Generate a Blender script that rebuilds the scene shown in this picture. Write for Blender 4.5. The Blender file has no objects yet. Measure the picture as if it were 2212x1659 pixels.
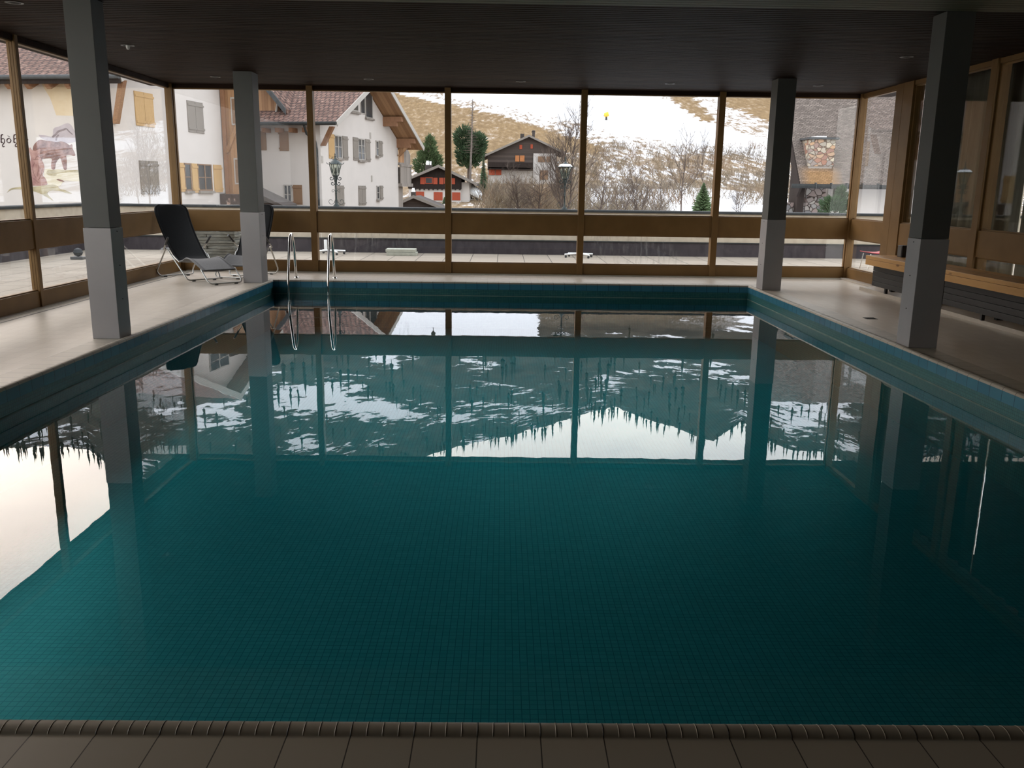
import bpy, bmesh, math, random
from mathutils import Vector, Matrix, noise
random.seed(7)
sc = bpy.context.scene
C = sc.collection
PI = math.pi
# ------------------------------------------------------------------ camera solution
W, H = 2212, 1659
F, PITCH, YAW, ROLL, EYE = 1881.78, 0.2212, 0.013, 0.0138, 1.55
def ray(px, py):
    u, v = (px - W/2)/F, (py - H/2)/F
    cr, sr = math.cos(ROLL), math.sin(ROLL)
    u, v = u*cr + v*sr, -u*sr + v*cr
    cp, sp = math.cos(PITCH), math.sin(PITCH)
    Y = cp - v*sp; Z = -sp - v*cp; X = u
    cy, sy = math.cos(YAW), math.sin(YAW)
    return Vector((X*cy + Y*sy, -X*sy + Y*cy, Z))
EYEP = Vector((0, 0, EYE))
def aty(px, py, y):
    d = ray(px, py); return EYEP + d*(y/d.y)
def atz(px, py, z):
    d = ray(px, py); return EYEP + d*((z - EYE)/d.z)
def slope(px, py):
    d = ray(px, py); return d.x/d.y, d.z/d.y
cam = bpy.data.cameras.new('camera'); camo = bpy.data.objects.new('camera', cam); C.objects.link(camo)
fw = ray(W/2, H/2).normalized(); rt = (ray(W/2 + 1, H/2) - ray(W/2, H/2)).normalized(); up = rt.cross(fw)
camo.matrix_world = Matrix(((rt.x, up.x, -fw.x, 0), (rt.y, up.y, -fw.y, 0), (rt.z, up.z, -fw.z, EYE), (0, 0, 0, 1)))
cam.sensor_fit = 'HORIZONTAL'; cam.sensor_width = 36; cam.lens = F/W*36; cam.clip_end = 4000; cam.clip_start = 0.05
sc.camera = camo
vs = sc.view_settings
sc.display_settings.display_device = 'sRGB'
vs.view_transform = 'Standard'; vs.look = 'None'; vs.gamma = 1; vs.use_curve_mapping = False
vs.exposure = 0.0

# ------------------------------------------------------------------ node helpers
def srgb(r, g, b):
    f = lambda c: (c/255/12.92) if c/255 <= 0.04045 else ((c/255 + 0.055)/1.055)**2.4
    return (f(r), f(g), f(b), 1)
def nd(t, typ, props=None, **ins):
    n = t.nodes.new(typ)
    for k, v in (props or {}).items(): setattr(n, k, v)
    for k, v in ins.items():
        k = k.replace('_', ' ') if k.replace('_', ' ') in n.inputs else k
        if k.startswith('i') and k[1:].isdigit(): s = n.inputs[int(k[1:])]
        else: s = n.inputs[k]
        if isinstance(v, bpy.types.NodeSocket): t.links.new(v, s)
        else: s.default_value = v
    return n
def mth(t, op, a, b=0.0, c=None, clamp=False):
    kw = {'i0': a, 'i1': b}
    if c is not None: kw['i2'] = c
    return nd(t, 'ShaderNodeMath', {'operation': op, 'use_clamp': clamp}, **kw).outputs[0]
def mixc(t, fac, a, b, mode='MIX'):
    n = t.nodes.new('ShaderNodeMix'); n.data_type = 'RGBA'; n.blend_type = mode
    for s, v in ((n.inputs[0], fac), (n.inputs[6], a), (n.inputs[7], b)):
        if isinstance(v, bpy.types.NodeSocket): t.links.new(v, s)
        else: s.default_value = v
    return n.outputs[2]
def ramp(t, fac, stops):
    n = t.nodes.new('ShaderNodeValToRGB'); t.links.new(fac, n.inputs[0])
    e = n.color_ramp.elements
    while len(e) < len(stops): e.new(0.5)
    for el, (p, c) in zip(e, stops):
        el.position = p; el.color = c if len(c) == 4 else (*c, 1)
    return n.outputs[0]
def newmat(name):
    m = bpy.data.materials.new(name); m.use_nodes = True
    t = m.node_tree; t.nodes.clear()
    out = t.nodes.new('ShaderNodeOutputMaterial')
    return m, t, out
def principled(t, out, col, rough=0.6, metal=0.0, spec=0.5, bump=None, bstr=0.2, bdist=0.01):
    p = t.nodes.new('ShaderNodeBsdfPrincipled')
    for k, v in (('Base Color', col), ('Roughness', rough), ('Metallic', metal), ('Specular IOR Level', spec)):
        if isinstance(v, bpy.types.NodeSocket): t.links.new(v, p.inputs[k])
        else: p.inputs[k].default_value = v
    if bump is not None:
        b = nd(t, 'ShaderNodeBump', Strength=bstr, Distance=bdist, Height=bump)
        t.links.new(b.outputs[0], p.inputs['Normal'])
    t.links.new(p.outputs[0], out.inputs[0])
    return p
def objco(t, scale=(1, 1, 1), rot=(0, 0, 0)):
    tc = t.nodes.new('ShaderNodeTexCoord')
    return nd(t, 'ShaderNodeMapping', Vector=tc.outputs['Object'], Scale=scale, Rotation=rot).outputs[0]
def worldco(t, scale=(1, 1, 1), rot=(0, 0, 0)):
    g = t.nodes.new('ShaderNodeNewGeometry')
    return nd(t, 'ShaderNodeMapping', Vector=g.outputs['Position'], Scale=scale, Rotation=rot).outputs[0]
def noi(t, vec, scale, detail=3, rough=0.55, out='Fac'):
    return nd(t, 'ShaderNodeTexNoise', Vector=vec, Scale=scale, Detail=detail, Roughness=rough).outputs[out]
def plain(name, col, rough=0.6, metal=0.0, spec=0.5, var=0.0, scale=6.0, stretch=(1, 1, 1), bstr=0.0):
    """one colour with a gentle procedural variation"""
    m, t, out = newmat(name)
    v = objco(t, stretch)
    n = noi(t, v, scale, 4)
    a = tuple(c*(1 - var) for c in col[:3]) + (1,); b = tuple(min(1, c*(1 + var)) for c in col[:3]) + (1,)
    c = ramp(t, n, [(0.3, a), (0.7, b)])
    principled(t, out, c, rough, metal, spec, n if bstr else None, bstr, 0.01)
    return m
def planks(name, ca, cb, pitch, axis, rough=0.6, dark=0.35, grain=(1, 1, 1), spec=0.3):
    """boards side by side along AXIS (object coordinates) with grain and seams"""
    m, t, out = newmat(name)
    tc = t.nodes.new('ShaderNodeTexCoord')
    s = nd(t, 'ShaderNodeSeparateXYZ', Vector=tc.outputs['Object'])
    c = mth(t, 'DIVIDE', s.outputs[axis], pitch)
    cell = mth(t, 'FLOOR', c)
    fr = mth(t, 'FRACT', c)
    seam = mth(t, 'LESS_THAN', fr, 0.06)
    wn = nd(t, 'ShaderNodeTexWhiteNoise', {'noise_dimensions': '1D'}, W=cell).outputs[0]
    g = noi(t, nd(t, 'ShaderNodeMapping', Vector=tc.outputs['Object'], Scale=grain).outputs[0], 9, 5)
    f = mth(t, 'ADD', mth(t, 'MULTIPLY', wn, 0.6), mth(t, 'MULTIPLY', g, 0.5))
    col = ramp(t, f, [(0.15, ca), (0.85, cb)])
    col = mixc(t, mth(t, 'MULTIPLY', seam, 1 - dark), col, (0.01, 0.008, 0.006, 1))
    principled(t, out, col, rough, 0, spec, mth(t, 'SUBTRACT', g, seam), 0.25, 0.006)
    return m

M = {}
# --- room
m, t, out = newmat('bronze_paint'); n = noi(t, worldco(t), 3, 2)
principled(t, out, ramp(t, n, [(0.3, (0.190, 0.106, 0.037, 1)), (0.7, (0.225, 0.128, 0.047, 1))]), 0.45, 0.0, 0.25); M['bronze'] = m
def glass(name, tint, ior=1.5, rough=0.0, dirt=0.0):
    m, t, out = newmat(name)
    tr = nd(t, 'ShaderNodeBsdfTransparent', Color=tint)
    gl = nd(t, 'ShaderNodeBsdfGlossy', Color=(1, 1, 1, 1), Roughness=rough)
    g = t.nodes.new('ShaderNodeNewGeometry')      # same reflectance on both faces of the sheet
    ca = mth(t, 'ABSOLUTE', nd(t, 'ShaderNodeVectorMath', {'operation': 'DOT_PRODUCT'}, i0=g.outputs['Incoming'], i1=g.outputs['Normal']).outputs['Value'])
    r0 = ((ior - 1)/(ior + 1))**2
    fr = mth(t, 'ADD', mth(t, 'MULTIPLY', mth(t, 'POWER', mth(t, 'SUBTRACT', 1.0, ca), 5.0), 1 - r0), r0)
    mx = nd(t, 'ShaderNodeMixShader', i0=fr, i1=tr.outputs[0], i2=gl.outputs[0])
    if dirt:
        df = nd(t, 'ShaderNodeBsdfDiffuse', Color=(0.75, 0.77, 0.8, 1))
        nn = noi(t, worldco(t, (6, 6, 0.9)), 3.0, 5, 0.7)
        big = noi(t, worldco(t), 0.9, 2)
        f = mth(t, 'MULTIPLY', ramp(t, nn, [(0.5, (0, 0, 0)), (0.8, (1, 1, 1))]), mth(t, 'MULTIPLY', ramp(t, big, [(0.45, (0, 0, 0)), (0.62, (1, 1, 1))]), dirt))
        mx = nd(t, 'ShaderNodeMixShader', i0=f, i1=mx.outputs[0], i2=df.outputs[0])
    t.links.new(mx.outputs[0], out.inputs[0])
    return m
M['glass'] = glass('window_glass', (0.95, 0.965, 0.955, 1), 1.33)
M['dirty_glass'] = glass('streaky_glass', (0.95, 0.965, 0.955, 1), 1.4, 0.0, 0.35)
M['lantern_glass'] = glass('lantern_glass', (0.80, 0.84, 0.78, 1), 1.5)
# --- water: mirror-like skin over tinted clear water
m, t, out = newmat('pool_water')
nz = noi(t, worldco(t, (1.0, 0.45, 1)), 2.2, 2, 0.5)
nz2 = noi(t, worldco(t, (1.0, 0.5, 1)), 11.0, 2, 0.5)
hgt = mth(t, 'ADD', nz, mth(t, 'MULTIPLY', nz2, 0.13))
bmp = nd(t, 'ShaderNodeBump', Strength=0.10, Distance=0.006, Height=hgt)
tr = nd(t, 'ShaderNodeBsdfTransparent', Color=(0.97, 0.99, 0.99, 1))
gl = nd(t, 'ShaderNodeBsdfGlossy', Color=(1, 1, 1, 1), Roughness=0.0, Normal=bmp.outputs[0])
gg = t.nodes.new('ShaderNodeNewGeometry')
ca = mth(t, 'ABSOLUTE', nd(t, 'ShaderNodeVectorMath', {'operation': 'DOT_PRODUCT'}, i0=gg.outputs['Incoming'], i1=bmp.outputs[0]).outputs['Value'])
fr = mth(t, 'ADD', mth(t, 'MULTIPLY', mth(t, 'POWER', mth(t, 'SUBTRACT', 1.0, ca), 5.0), 0.975), 0.025, None, True)
mx = nd(t, 'ShaderNodeMixShader', i0=fr, i1=tr.outputs[0], i2=gl.outputs[0])
t.links.new(mx.outputs[0], out.inputs[0])
va = nd(t, 'ShaderNodeVolumeAbsorption', Color=(0.11, 0.79, 0.825, 1), Density=1.0)
t.links.new(va.outputs[0], out.inputs[1]); M['water'] = m
# --- mosaic / tiles by world position
def grid_tiles(name, pitch, ca, cb, joint, rough=0.3, jw=0.07, spec=0.5, bstr=0.3, offs=(0, 0, 0)):
    m, t, out = newmat(name)
    g = t.nodes.new('ShaderNodeNewGeometry')
    pos = nd(t, 'ShaderNodeVectorMath', {'operation': 'ADD'}, i0=g.outputs['Position'], i1=offs).outputs[0]
    s = nd(t, 'ShaderNodeSeparateXYZ', Vector=pos); nn = nd(t, 'ShaderNodeSeparateXYZ', Vector=g.outputs['True Normal'])
    lines, cells = [], []
    for k in range(3):
        c = mth(t, 'DIVIDE', s.outputs[k], pitch[k])
        c = mth(t, 'ADD', c, 0.013)
        fr_ = mth(t, 'FRACT', c)
        l = mth(t, 'GREATER_THAN', mth(t, 'ABSOLUTE', mth(t, 'SUBTRACT', fr_, 0.5)), 0.5 - jw*0.5)
        l = mth(t, 'MULTIPLY', l, mth(t, 'LESS_THAN', mth(t, 'ABSOLUTE', nn.outputs[k]), 0.7))
        lines.append(l); cells.append(mth(t, 'FLOOR', c))
    line = mth(t, 'MAXIMUM', mth(t, 'MAXIMUM', lines[0], lines[1]), lines[2])
    cv = nd(t, 'ShaderNodeCombineXYZ', X=cells[0], Y=cells[1], Z=cells[2]).outputs[0]
    wn = nd(t, 'ShaderNodeTexWhiteNoise', {'noise_dimensions': '3D'}, Vector=cv).outputs[0]
    big = noi(t, pos, 1.1, 3)
    f = mth(t, 'ADD', mth(t, 'MULTIPLY', wn, 0.55), mth(t, 'MULTIPLY', big, 0.5))
    col = ramp(t, f, [(0.1, ca), (0.95, cb)])
    col = mixc(t, line, col, joint)
    principled(t, out, col, rough, 0, spec, mth(t, 'SUBTRACT', mth(t, 'MULTIPLY', wn, 0.3), line), bstr, 0.002)
    return m
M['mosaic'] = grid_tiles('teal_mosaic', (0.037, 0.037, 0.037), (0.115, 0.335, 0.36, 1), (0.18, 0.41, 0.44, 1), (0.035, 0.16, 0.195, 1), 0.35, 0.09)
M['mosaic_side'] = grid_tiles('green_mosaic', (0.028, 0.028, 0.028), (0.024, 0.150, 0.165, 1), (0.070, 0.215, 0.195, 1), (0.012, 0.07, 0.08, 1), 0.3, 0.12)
M['waterline'] = plain('pale_waterline', (0.19, 0.27, 0.24), 0.5, 0, 0.3, 0.2, 6)  # thin strip at water level, paler than the mosaic around it
M['blue_tile'] = grid_tiles('blue_band_tile', (0.183, 0.183, 4.0), (0.045, 0.185, 0.28, 1), (0.075, 0.26, 0.36, 1), (0.02, 0.06, 0.09, 1), 0.18, 0.03, 0.6, 0.2, (0.05, 0.03, 1))
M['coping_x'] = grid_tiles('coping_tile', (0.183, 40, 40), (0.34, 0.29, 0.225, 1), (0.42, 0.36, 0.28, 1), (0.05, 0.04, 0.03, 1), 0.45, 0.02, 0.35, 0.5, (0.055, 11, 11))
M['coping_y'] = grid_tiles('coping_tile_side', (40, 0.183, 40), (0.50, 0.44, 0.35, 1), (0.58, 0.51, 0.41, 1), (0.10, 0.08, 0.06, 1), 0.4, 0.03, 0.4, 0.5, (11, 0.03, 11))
M['floor'] = grid_tiles('floor_tile', (0.125, 0.25, 9), (0.62, 0.54, 0.44, 1), (0.71, 0.63, 0.525, 1), (0.50, 0.43, 0.345, 1), 0.28, 0.03, 0.5, 0.12, (0, 0, 3))
M['terrace'] = grid_tiles('terrace_paving', (0.60, 0.60, 9), (0.26, 0.22, 0.175, 1), (0.33, 0.285, 0.23, 1), (0.10, 0.085, 0.07, 1), 0.8, 0.03, 0.2, 0.2, (0.1, 0.2, 3))
M['ceiling'] = planks('dark_ceiling_boards', (0.016, 0.0085, 0.0056, 1), (0.035, 0.0190, 0.0125, 1), 0.095, 1, 0.6, 0.3, (0.4, 6, 1), 0.06)
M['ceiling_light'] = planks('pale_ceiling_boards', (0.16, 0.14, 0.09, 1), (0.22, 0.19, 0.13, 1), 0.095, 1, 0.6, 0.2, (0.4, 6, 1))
M['wall_dark'] = plain('dark_wall_paint', (0.10, 0.09, 0.075), 0.8, var=0.1)
M['col_low'] = plain('pale_column_panel', (0.42, 0.40, 0.405), 0.5, var=0.04, scale=3)
M['col_up'] = plain('dark_column_panel', (0.105, 0.107, 0.10), 0.55, var=0.05, scale=3)
M['black_metal'] = plain('black_metal', (0.012, 0.012, 0.013), 0.45, 0.0, 0.5, 0.1)
M['chrome'] = plain('polished_steel', (0.78, 0.77, 0.75), 0.09, 1.0, 0.5, 0.03)
M['alu'] = plain('satin_tube', (0.55, 0.54, 0.51), 0.28, 0.9, 0.5, 0.05)
M['mesh_black'] = plain('black_mesh_fabric', (0.010, 0.010, 0.011), 0.75, 0, 0.3, 0.2, 60)
M['mesh_grey'] = plain('grey_mesh_fabric', (0.13, 0.13, 0.13), 0.6, 0, 0.4, 0.12, 50)
M['plastic_grey'] = plain('grey_plastic', (0.10, 0.10, 0.10), 0.4, 0, 0.5, 0.05)
M['pine'] = planks('knotty_pine', (0.62, 0.33, 0.11, 1), (0.78, 0.46, 0.19, 1), 0.33, 0, 0.4, 0.5, (8, 0.5, 6))
m = M['pine']; t = m.node_tree; pb = [n for n in t.nodes if n.type == 'BSDF_PRINCIPLED'][0]; src = pb.inputs['Base Color'].links[0].from_socket
kd = nd(t, 'ShaderNodeTexVoronoi', {'feature': 'F1'}, Vector=objco(t, (5.0, 2.2, 7.0)), Scale=1.0).outputs['Distance']
t.links.new(mixc(t, ramp(t, kd, [(0.07, (1, 1, 1)), (0.15, (0, 0, 0))]), src, (0.20, 0.085, 0.025, 1)), pb.inputs['Base Color'])
M['radiator'] = plain('anthracite_metal', (0.016, 0.017, 0.018), 0.45, 0.0, 0.4, 0.06)
M['plinth'] = plain('pale_plinth_tile', (0.52, 0.47, 0.40), 0.45, 0, 0.4, 0.05, 8)
M['slot'] = plain('dark_slot', (0.05, 0.04, 0.03), 0.6)
M['curtain'] = plain('grey_curtain_cloth', (0.20, 0.185, 0.145), 0.9, 0, 0.1, 0.15, 5, (4, 4, 0.3))
M['white_plastic'] = plain('white_plastic', (0.75, 0.75, 0.74), 0.4, 0, 0.5, 0.03)
M['red_plastic'] = plain('red_plastic', (0.45, 0.03, 0.035), 0.35, 0, 0.5, 0.05)
# --- outside
M['plaster'] = plain('white_plaster', (0.49, 0.46, 0.44), 0.85, 0, 0.2, 0.03, 1.2, bstr=0.04)
M['plaster_grey'] = plain('grey_plaster', (0.42, 0.40, 0.385), 0.85, 0, 0.2, 0.05, 2.0)  # greyer plaster for the large chalet and the shed
M['wood_warm'] = planks('warm_boards', (0.20, 0.105, 0.055, 1), (0.33, 0.19, 0.10, 1), 0.22, 0, 0.7, 0.4, (8, 8, 0.6))
M['wood_warm_y'] = planks('warm_boards_side', (0.30, 0.16, 0.08, 1), (0.46, 0.27, 0.14, 1), 0.22, 1, 0.7, 0.4, (8, 8, 0.6))
M['soffit'] = planks('soffit_boards', (0.20, 0.105, 0.052, 1), (0.31, 0.18, 0.095, 1), 0.25, 0, 0.7, 0.5, (5, 1, 1))
M['wood_brown'] = plain('brown_timber', (0.22, 0.115, 0.065), 0.7, 0, 0.3, 0.25, 6, (6, 6, 0.5))
M['wood_dark'] = planks('dark_boards', (0.040, 0.030, 0.026, 1), (0.075, 0.056, 0.048, 1), 0.3, 2, 0.75, 0.4, (3, 3, 3))
M['wood_grey'] = planks('weathered_boards', (0.15, 0.135, 0.12, 1), (0.27, 0.24, 0.215, 1), 0.16, 1, 0.85, 0.3, (8, 8, 0.5))
M['wood_black'] = plain('tarred_timber', (0.020, 0.014, 0.012), 0.8, 0, 0.2, 0.25, 3, (4, 4, 0.6))
M['shutter_tan'] = plain('tan_shutter_wood', (0.40, 0.26, 0.12), 0.7, 0, 0.3, 0.12, 5, (8, 8, 0.5))
M['shutter_grey'] = plain('weathered_shutter_wood', (0.19, 0.17, 0.15), 0.8, 0, 0.3, 0.22, 5, (8, 8, 0.5))
M['shutter_brown'] = plain('brown_shutter_wood', (0.19, 0.115, 0.07), 0.75, 0, 0.3, 0.15, 5, (8, 8, 0.5))
M['shutter_red'] = plain('red_shutter_wood', (0.30, 0.055, 0.025), 0.65, 0, 0.3, 0.12, 5, (8, 8, 0.5))
M['shutter_orange'] = plain('orange_shutter_wood', (0.36, 0.14, 0.05), 0.65, 0, 0.3, 0.12, 5)
M['pane_dark'] = plain('dark_window_pane', (0.045, 0.050, 0.055), 0.12, 0, 0.6, 0.2, 2)
M['frame_white'] = plain('pale_window_frame', (0.33, 0.31, 0.285), 0.6, 0, 0.3, 0.05)
M['gutter'] = plain('zinc_gutter', (0.065, 0.068, 0.07), 0.75, 0.0, 0.15, 0.15, 4)
M['snow'] = plain('snow', (0.86, 0.88, 0.91), 0.7, 0, 0.3, 0.03, 2)
M['iron'] = plain('green_black_wrought_iron', (0.030, 0.038, 0.036), 0.5, 0.4, 0.5, 0.2, 20)
M['cap'] = plain('dark_metal_cap', (0.028, 0.030, 0.030), 0.75, 0.0, 0.15, 0.2, 8)
M['parapet'] = plain('weathered_cream_render', (0.42, 0.36, 0.28), 0.9, 0, 0.2, 0.12, 5)
m, t, out = newmat('stained_dark_base'); v = worldco(t, (2, 2, 0.8)); n = noi(t, v, 4, 6, 0.7)
principled(t, out, ramp(t, n, [(0.35, (0.025, 0.019, 0.022, 1)), (0.75, (0.055, 0.044, 0.048, 1))]), 0.85); M['base_dark'] = m
m, t, out = newmat('slate_stone'); v = worldco(t, (1, 1, 5)); n = noi(t, v, 6, 5, 0.65)
principled(t, out, ramp(t, n, [(0.25, (0.06, 0.063, 0.055, 1)), (0.55, (0.15, 0.145, 0.12, 1)), (0.8, (0.25, 0.24, 0.20, 1))]), 0.85, bump=n, bstr=0.5); M['slate'] = m
m, t, out = newmat('concrete_block'); n = noi(t, worldco(t), 9, 4)
principled(t, out, ramp(t, n, [(0.3, (0.33, 0.33, 0.27, 1)), (0.7, (0.45, 0.45, 0.38, 1))]), 0.9); M['concrete'] = m
def rooftiles(name, ca, cb, light, bw, rh, lf):
    m, t, out = newmat(name)
    b = nd(t, 'ShaderNodeTexBrick', {'offset': 0.5}, Vector=objco(t), Color1=ca, Color2=cb, Mortar=(0.03, 0.02, 0.018, 1), Scale=1.0, Mortar_Size=0.055, Bias=0.0, Brick_Width=bw, Row_Height=rh)
    n = noi(t, objco(t, (1.5, 5, 1)), 2.2, 4, 0.75)
    big = noi(t, objco(t), 0.35, 2)
    f = mth(t, 'MULTIPLY', ramp(t, n, [(lf, (0, 0, 0)), (lf + 0.05, (1, 1, 1))]), 0.75)
    col = mixc(t, f, b.outputs[0], light)
    col = mixc(t, mth(t, 'MULTIPLY', big, 0.5), col, ca)
    principled(t, out, col, 0.85, 0, 0.2, b.outputs['Fac'], -0.6, 0.04)
    return m
M['roof_red'] = rooftiles('clay_roof_tiles', (0.10, 0.055, 0.043, 1), (0.19, 0.108, 0.085, 1), (0.48, 0.33, 0.26, 1), 0.34, 0.42, 0.575)
M['roof_dark'] = plain('dark_roofing', (0.055, 0.045, 0.040), 0.8, 0, 0.3, 0.2, 4)
m, t, out = newmat('wood_shingles')
b = nd(t, 'ShaderNodeTexBrick', {'offset': 0.5}, Vector=objco(t), Color1=(0.095, 0.078, 0.068, 1), Color2=(0.20, 0.165, 0.145, 1), Mortar=(0.035, 0.028, 0.024, 1), Scale=1.0, Mortar_Size=0.008, Bias=0.1, Brick_Width=0.13, Row_Height=0.062)
n = noi(t, objco(t, (2, 14, 1)), 3, 4, 0.8); big = noi(t, objco(t), 0.6, 2)
col = mixc(t, mth(t, 'MULTIPLY', ramp(t, n, [(0.60, (0, 0, 0)), (0.66, (1, 1, 1))]), 0.55), b.outputs[0], (0.42, 0.36, 0.31, 1))
col = mixc(t, mth(t, 'MULTIPLY', ramp(t, noi(t, objco(t, (1, 3, 1)), 1.3, 3), [(0.4, (0, 0, 0)), (0.7, (1, 1, 1))]), 0.5), col, (0.10, 0.082, 0.072, 1))
tc = t.nodes.new('ShaderNodeTexCoord'); s3 = nd(t, 'ShaderNodeSeparateXYZ', Vector=tc.outputs['Object'])
# rust-coloured weathering below the stone box
dx = mth(t, 'ABSOLUTE', mth(t, 'SUBTRACT', s3.outputs[0], 0.77))
f1 = ramp(t, mth(t, 'ADD', dx, mth(t, 'MULTIPLY', big, 0.25)), [(0.45, (1, 1, 1)), (0.95, (0, 0, 0))])
f2 = ramp(t, mth(t, 'ADD', s3.outputs[1], mth(t, 'MULTIPLY', n, 0.2)), [(0.62, (1, 1, 1)), (1.25, (0, 0, 0))])
col = mixc(t, mth(t, 'MULTIPLY', mth(t, 'MULTIPLY', f1, f2), 0.72), col, mixc(t, 0.5, mixc(t, 1.0, col, (1.9, 1.15, 0.5, 1), 'MULTIPLY'), (0.26, 0.155, 0.06, 1)))
principled(t, out, col, 0.9, 0, 0.2, b.outputs['Fac'], -0.5, 0.02); M['shingle'] = m
def rubble(name, sc_, cols, joint):
    m, t, out = newmat(name)
    v = objco(t, (1, 1, 1.25))
    nn = nd(t, 'ShaderNodeTexNoise', Vector=v, Scale=3.0, Detail=2.0)
    vv = nd(t, 'ShaderNodeVectorMath', {'operation': 'MULTIPLY_ADD'}, i0=nn.outputs['Color'], i1=(0.12, 0.12, 0.12), i2=v).outputs[0]
    e = nd(t, 'ShaderNodeTexVoronoi', {'feature': 'DISTANCE_TO_EDGE'}, Vector=vv, Scale=sc_).outputs['Distance']
    c = nd(t, 'ShaderNodeTexVoronoi', {'feature': 'F1'}, Vector=vv, Scale=sc_).outputs['Color']
    s = nd(t, 'ShaderNodeSeparateColor', Color=c).outputs[0]
    col = ramp(t, s, [(i/(len(cols) - 1)*0.9, k) for i, k in enumerate(cols)])
    j = ramp(t, e, [(0.03, (0, 0, 0)), (0.06, (1, 1, 1))])
    col = mixc(t, j, joint, col)
    principled(t, out, col, 0.85, 0, 0.2, j, 0.6, 0.03)
    return m
M['rubble'] = rubble('fieldstone_masonry', 5.6, [(0.22, 0.21, 0.19, 1), (0.33, 0.29, 0.235, 1), (0.42, 0.37, 0.29, 1), (0.26, 0.13, 0.095, 1), (0.23, 0.21, 0.195, 1), (0.38, 0.25, 0.16, 1)], (0.12, 0.09, 0.07, 1))
M['rubble_dark'] = rubble('dark_fieldstone_masonry', 4.4, [(0.13, 0.125, 0.13, 1), (0.26, 0.25, 0.24, 1), (0.20, 0.15, 0.14, 1), (0.31, 0.29, 0.27, 1)], (0.045, 0.035, 0.03, 1))
M['bark'] = plain('grey_brown_bark', (0.095, 0.072, 0.060), 0.9, 0, 0.2, 0.3, 3)
M['bark_pale'] = plain('pale_bark', (0.16, 0.135, 0.12), 0.9, 0, 0.2, 0.25, 3)
M['needles'] = plain('dark_green_needles', (0.045, 0.075, 0.038), 0.8, 0, 0.2, 0.5, 2)
M['needles2'] = plain('green_needles', (0.075, 0.11, 0.050), 0.8, 0, 0.2, 0.5, 2)
m, t, out = newmat('dry_brush'); n = noi(t, worldco(t), 0.09, 2); n2 = noi(t, worldco(t), 1.3, 2)
col = ramp(t, n, [(0.35, (0.13, 0.105, 0.08, 1)), (0.5, (0.19, 0.15, 0.095, 1)), (0.65, (0.21, 0.13, 0.075, 1))])
col = mixc(t, mth(t, 'MULTIPLY', n2, 0.5), col, (0.13, 0.10, 0.08, 1)); principled(t, out, col, 0.9); M['brush'] = m
M['yellow'] = plain('yellow_enamel', (0.75, 0.42, 0.04), 0.5, 0, 0.4, 0.05)
# mural paints
def paint(name, a, b, scale=3.0):
    a = tuple(c*0.72 for c in a[:3]) + (1,); b = tuple(c*0.72 for c in b[:3]) + (1,)
    m, t, out = newmat(name); n = noi(t, objco(t), scale, 6, 0.7)
    principled(t, out, ramp(t, n, [(0.35, a), (0.68, b)]), 0.9, 0, 0.1); return m
M['p_bear'] = paint('bear_paint', srgb(104, 76, 74), srgb(172, 136, 128), 3.2)
M['p_cub'] = paint('sitting_bear_paint', srgb(152, 114, 112), srgb(194, 160, 152), 2.5)
M['p_line'] = paint('dark_paint_line', srgb(112, 84, 82), srgb(140, 108, 104))
M['p_grass'] = paint('olive_paint', srgb(160, 150, 120), srgb(205, 195, 165), 1.8)
M['p_sand'] = paint('sand_paint', srgb(214, 206, 180), srgb(226, 219, 204), 1.5)
M['p_mount'] = paint('grey_paint', srgb(176, 168, 174), srgb(198, 190, 196), 1.5)
M['p_mline'] = paint('grey_paint_line', srgb(128, 118, 126), srgb(158, 148, 154), 3)
M['p_straw'] = paint('straw_paint', srgb(214, 194, 162), srgb(224, 208, 182), 0.8)
M['p_text'] = paint('black_lettering', srgb(62, 48, 52), srgb(84, 66, 70), 5)

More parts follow.
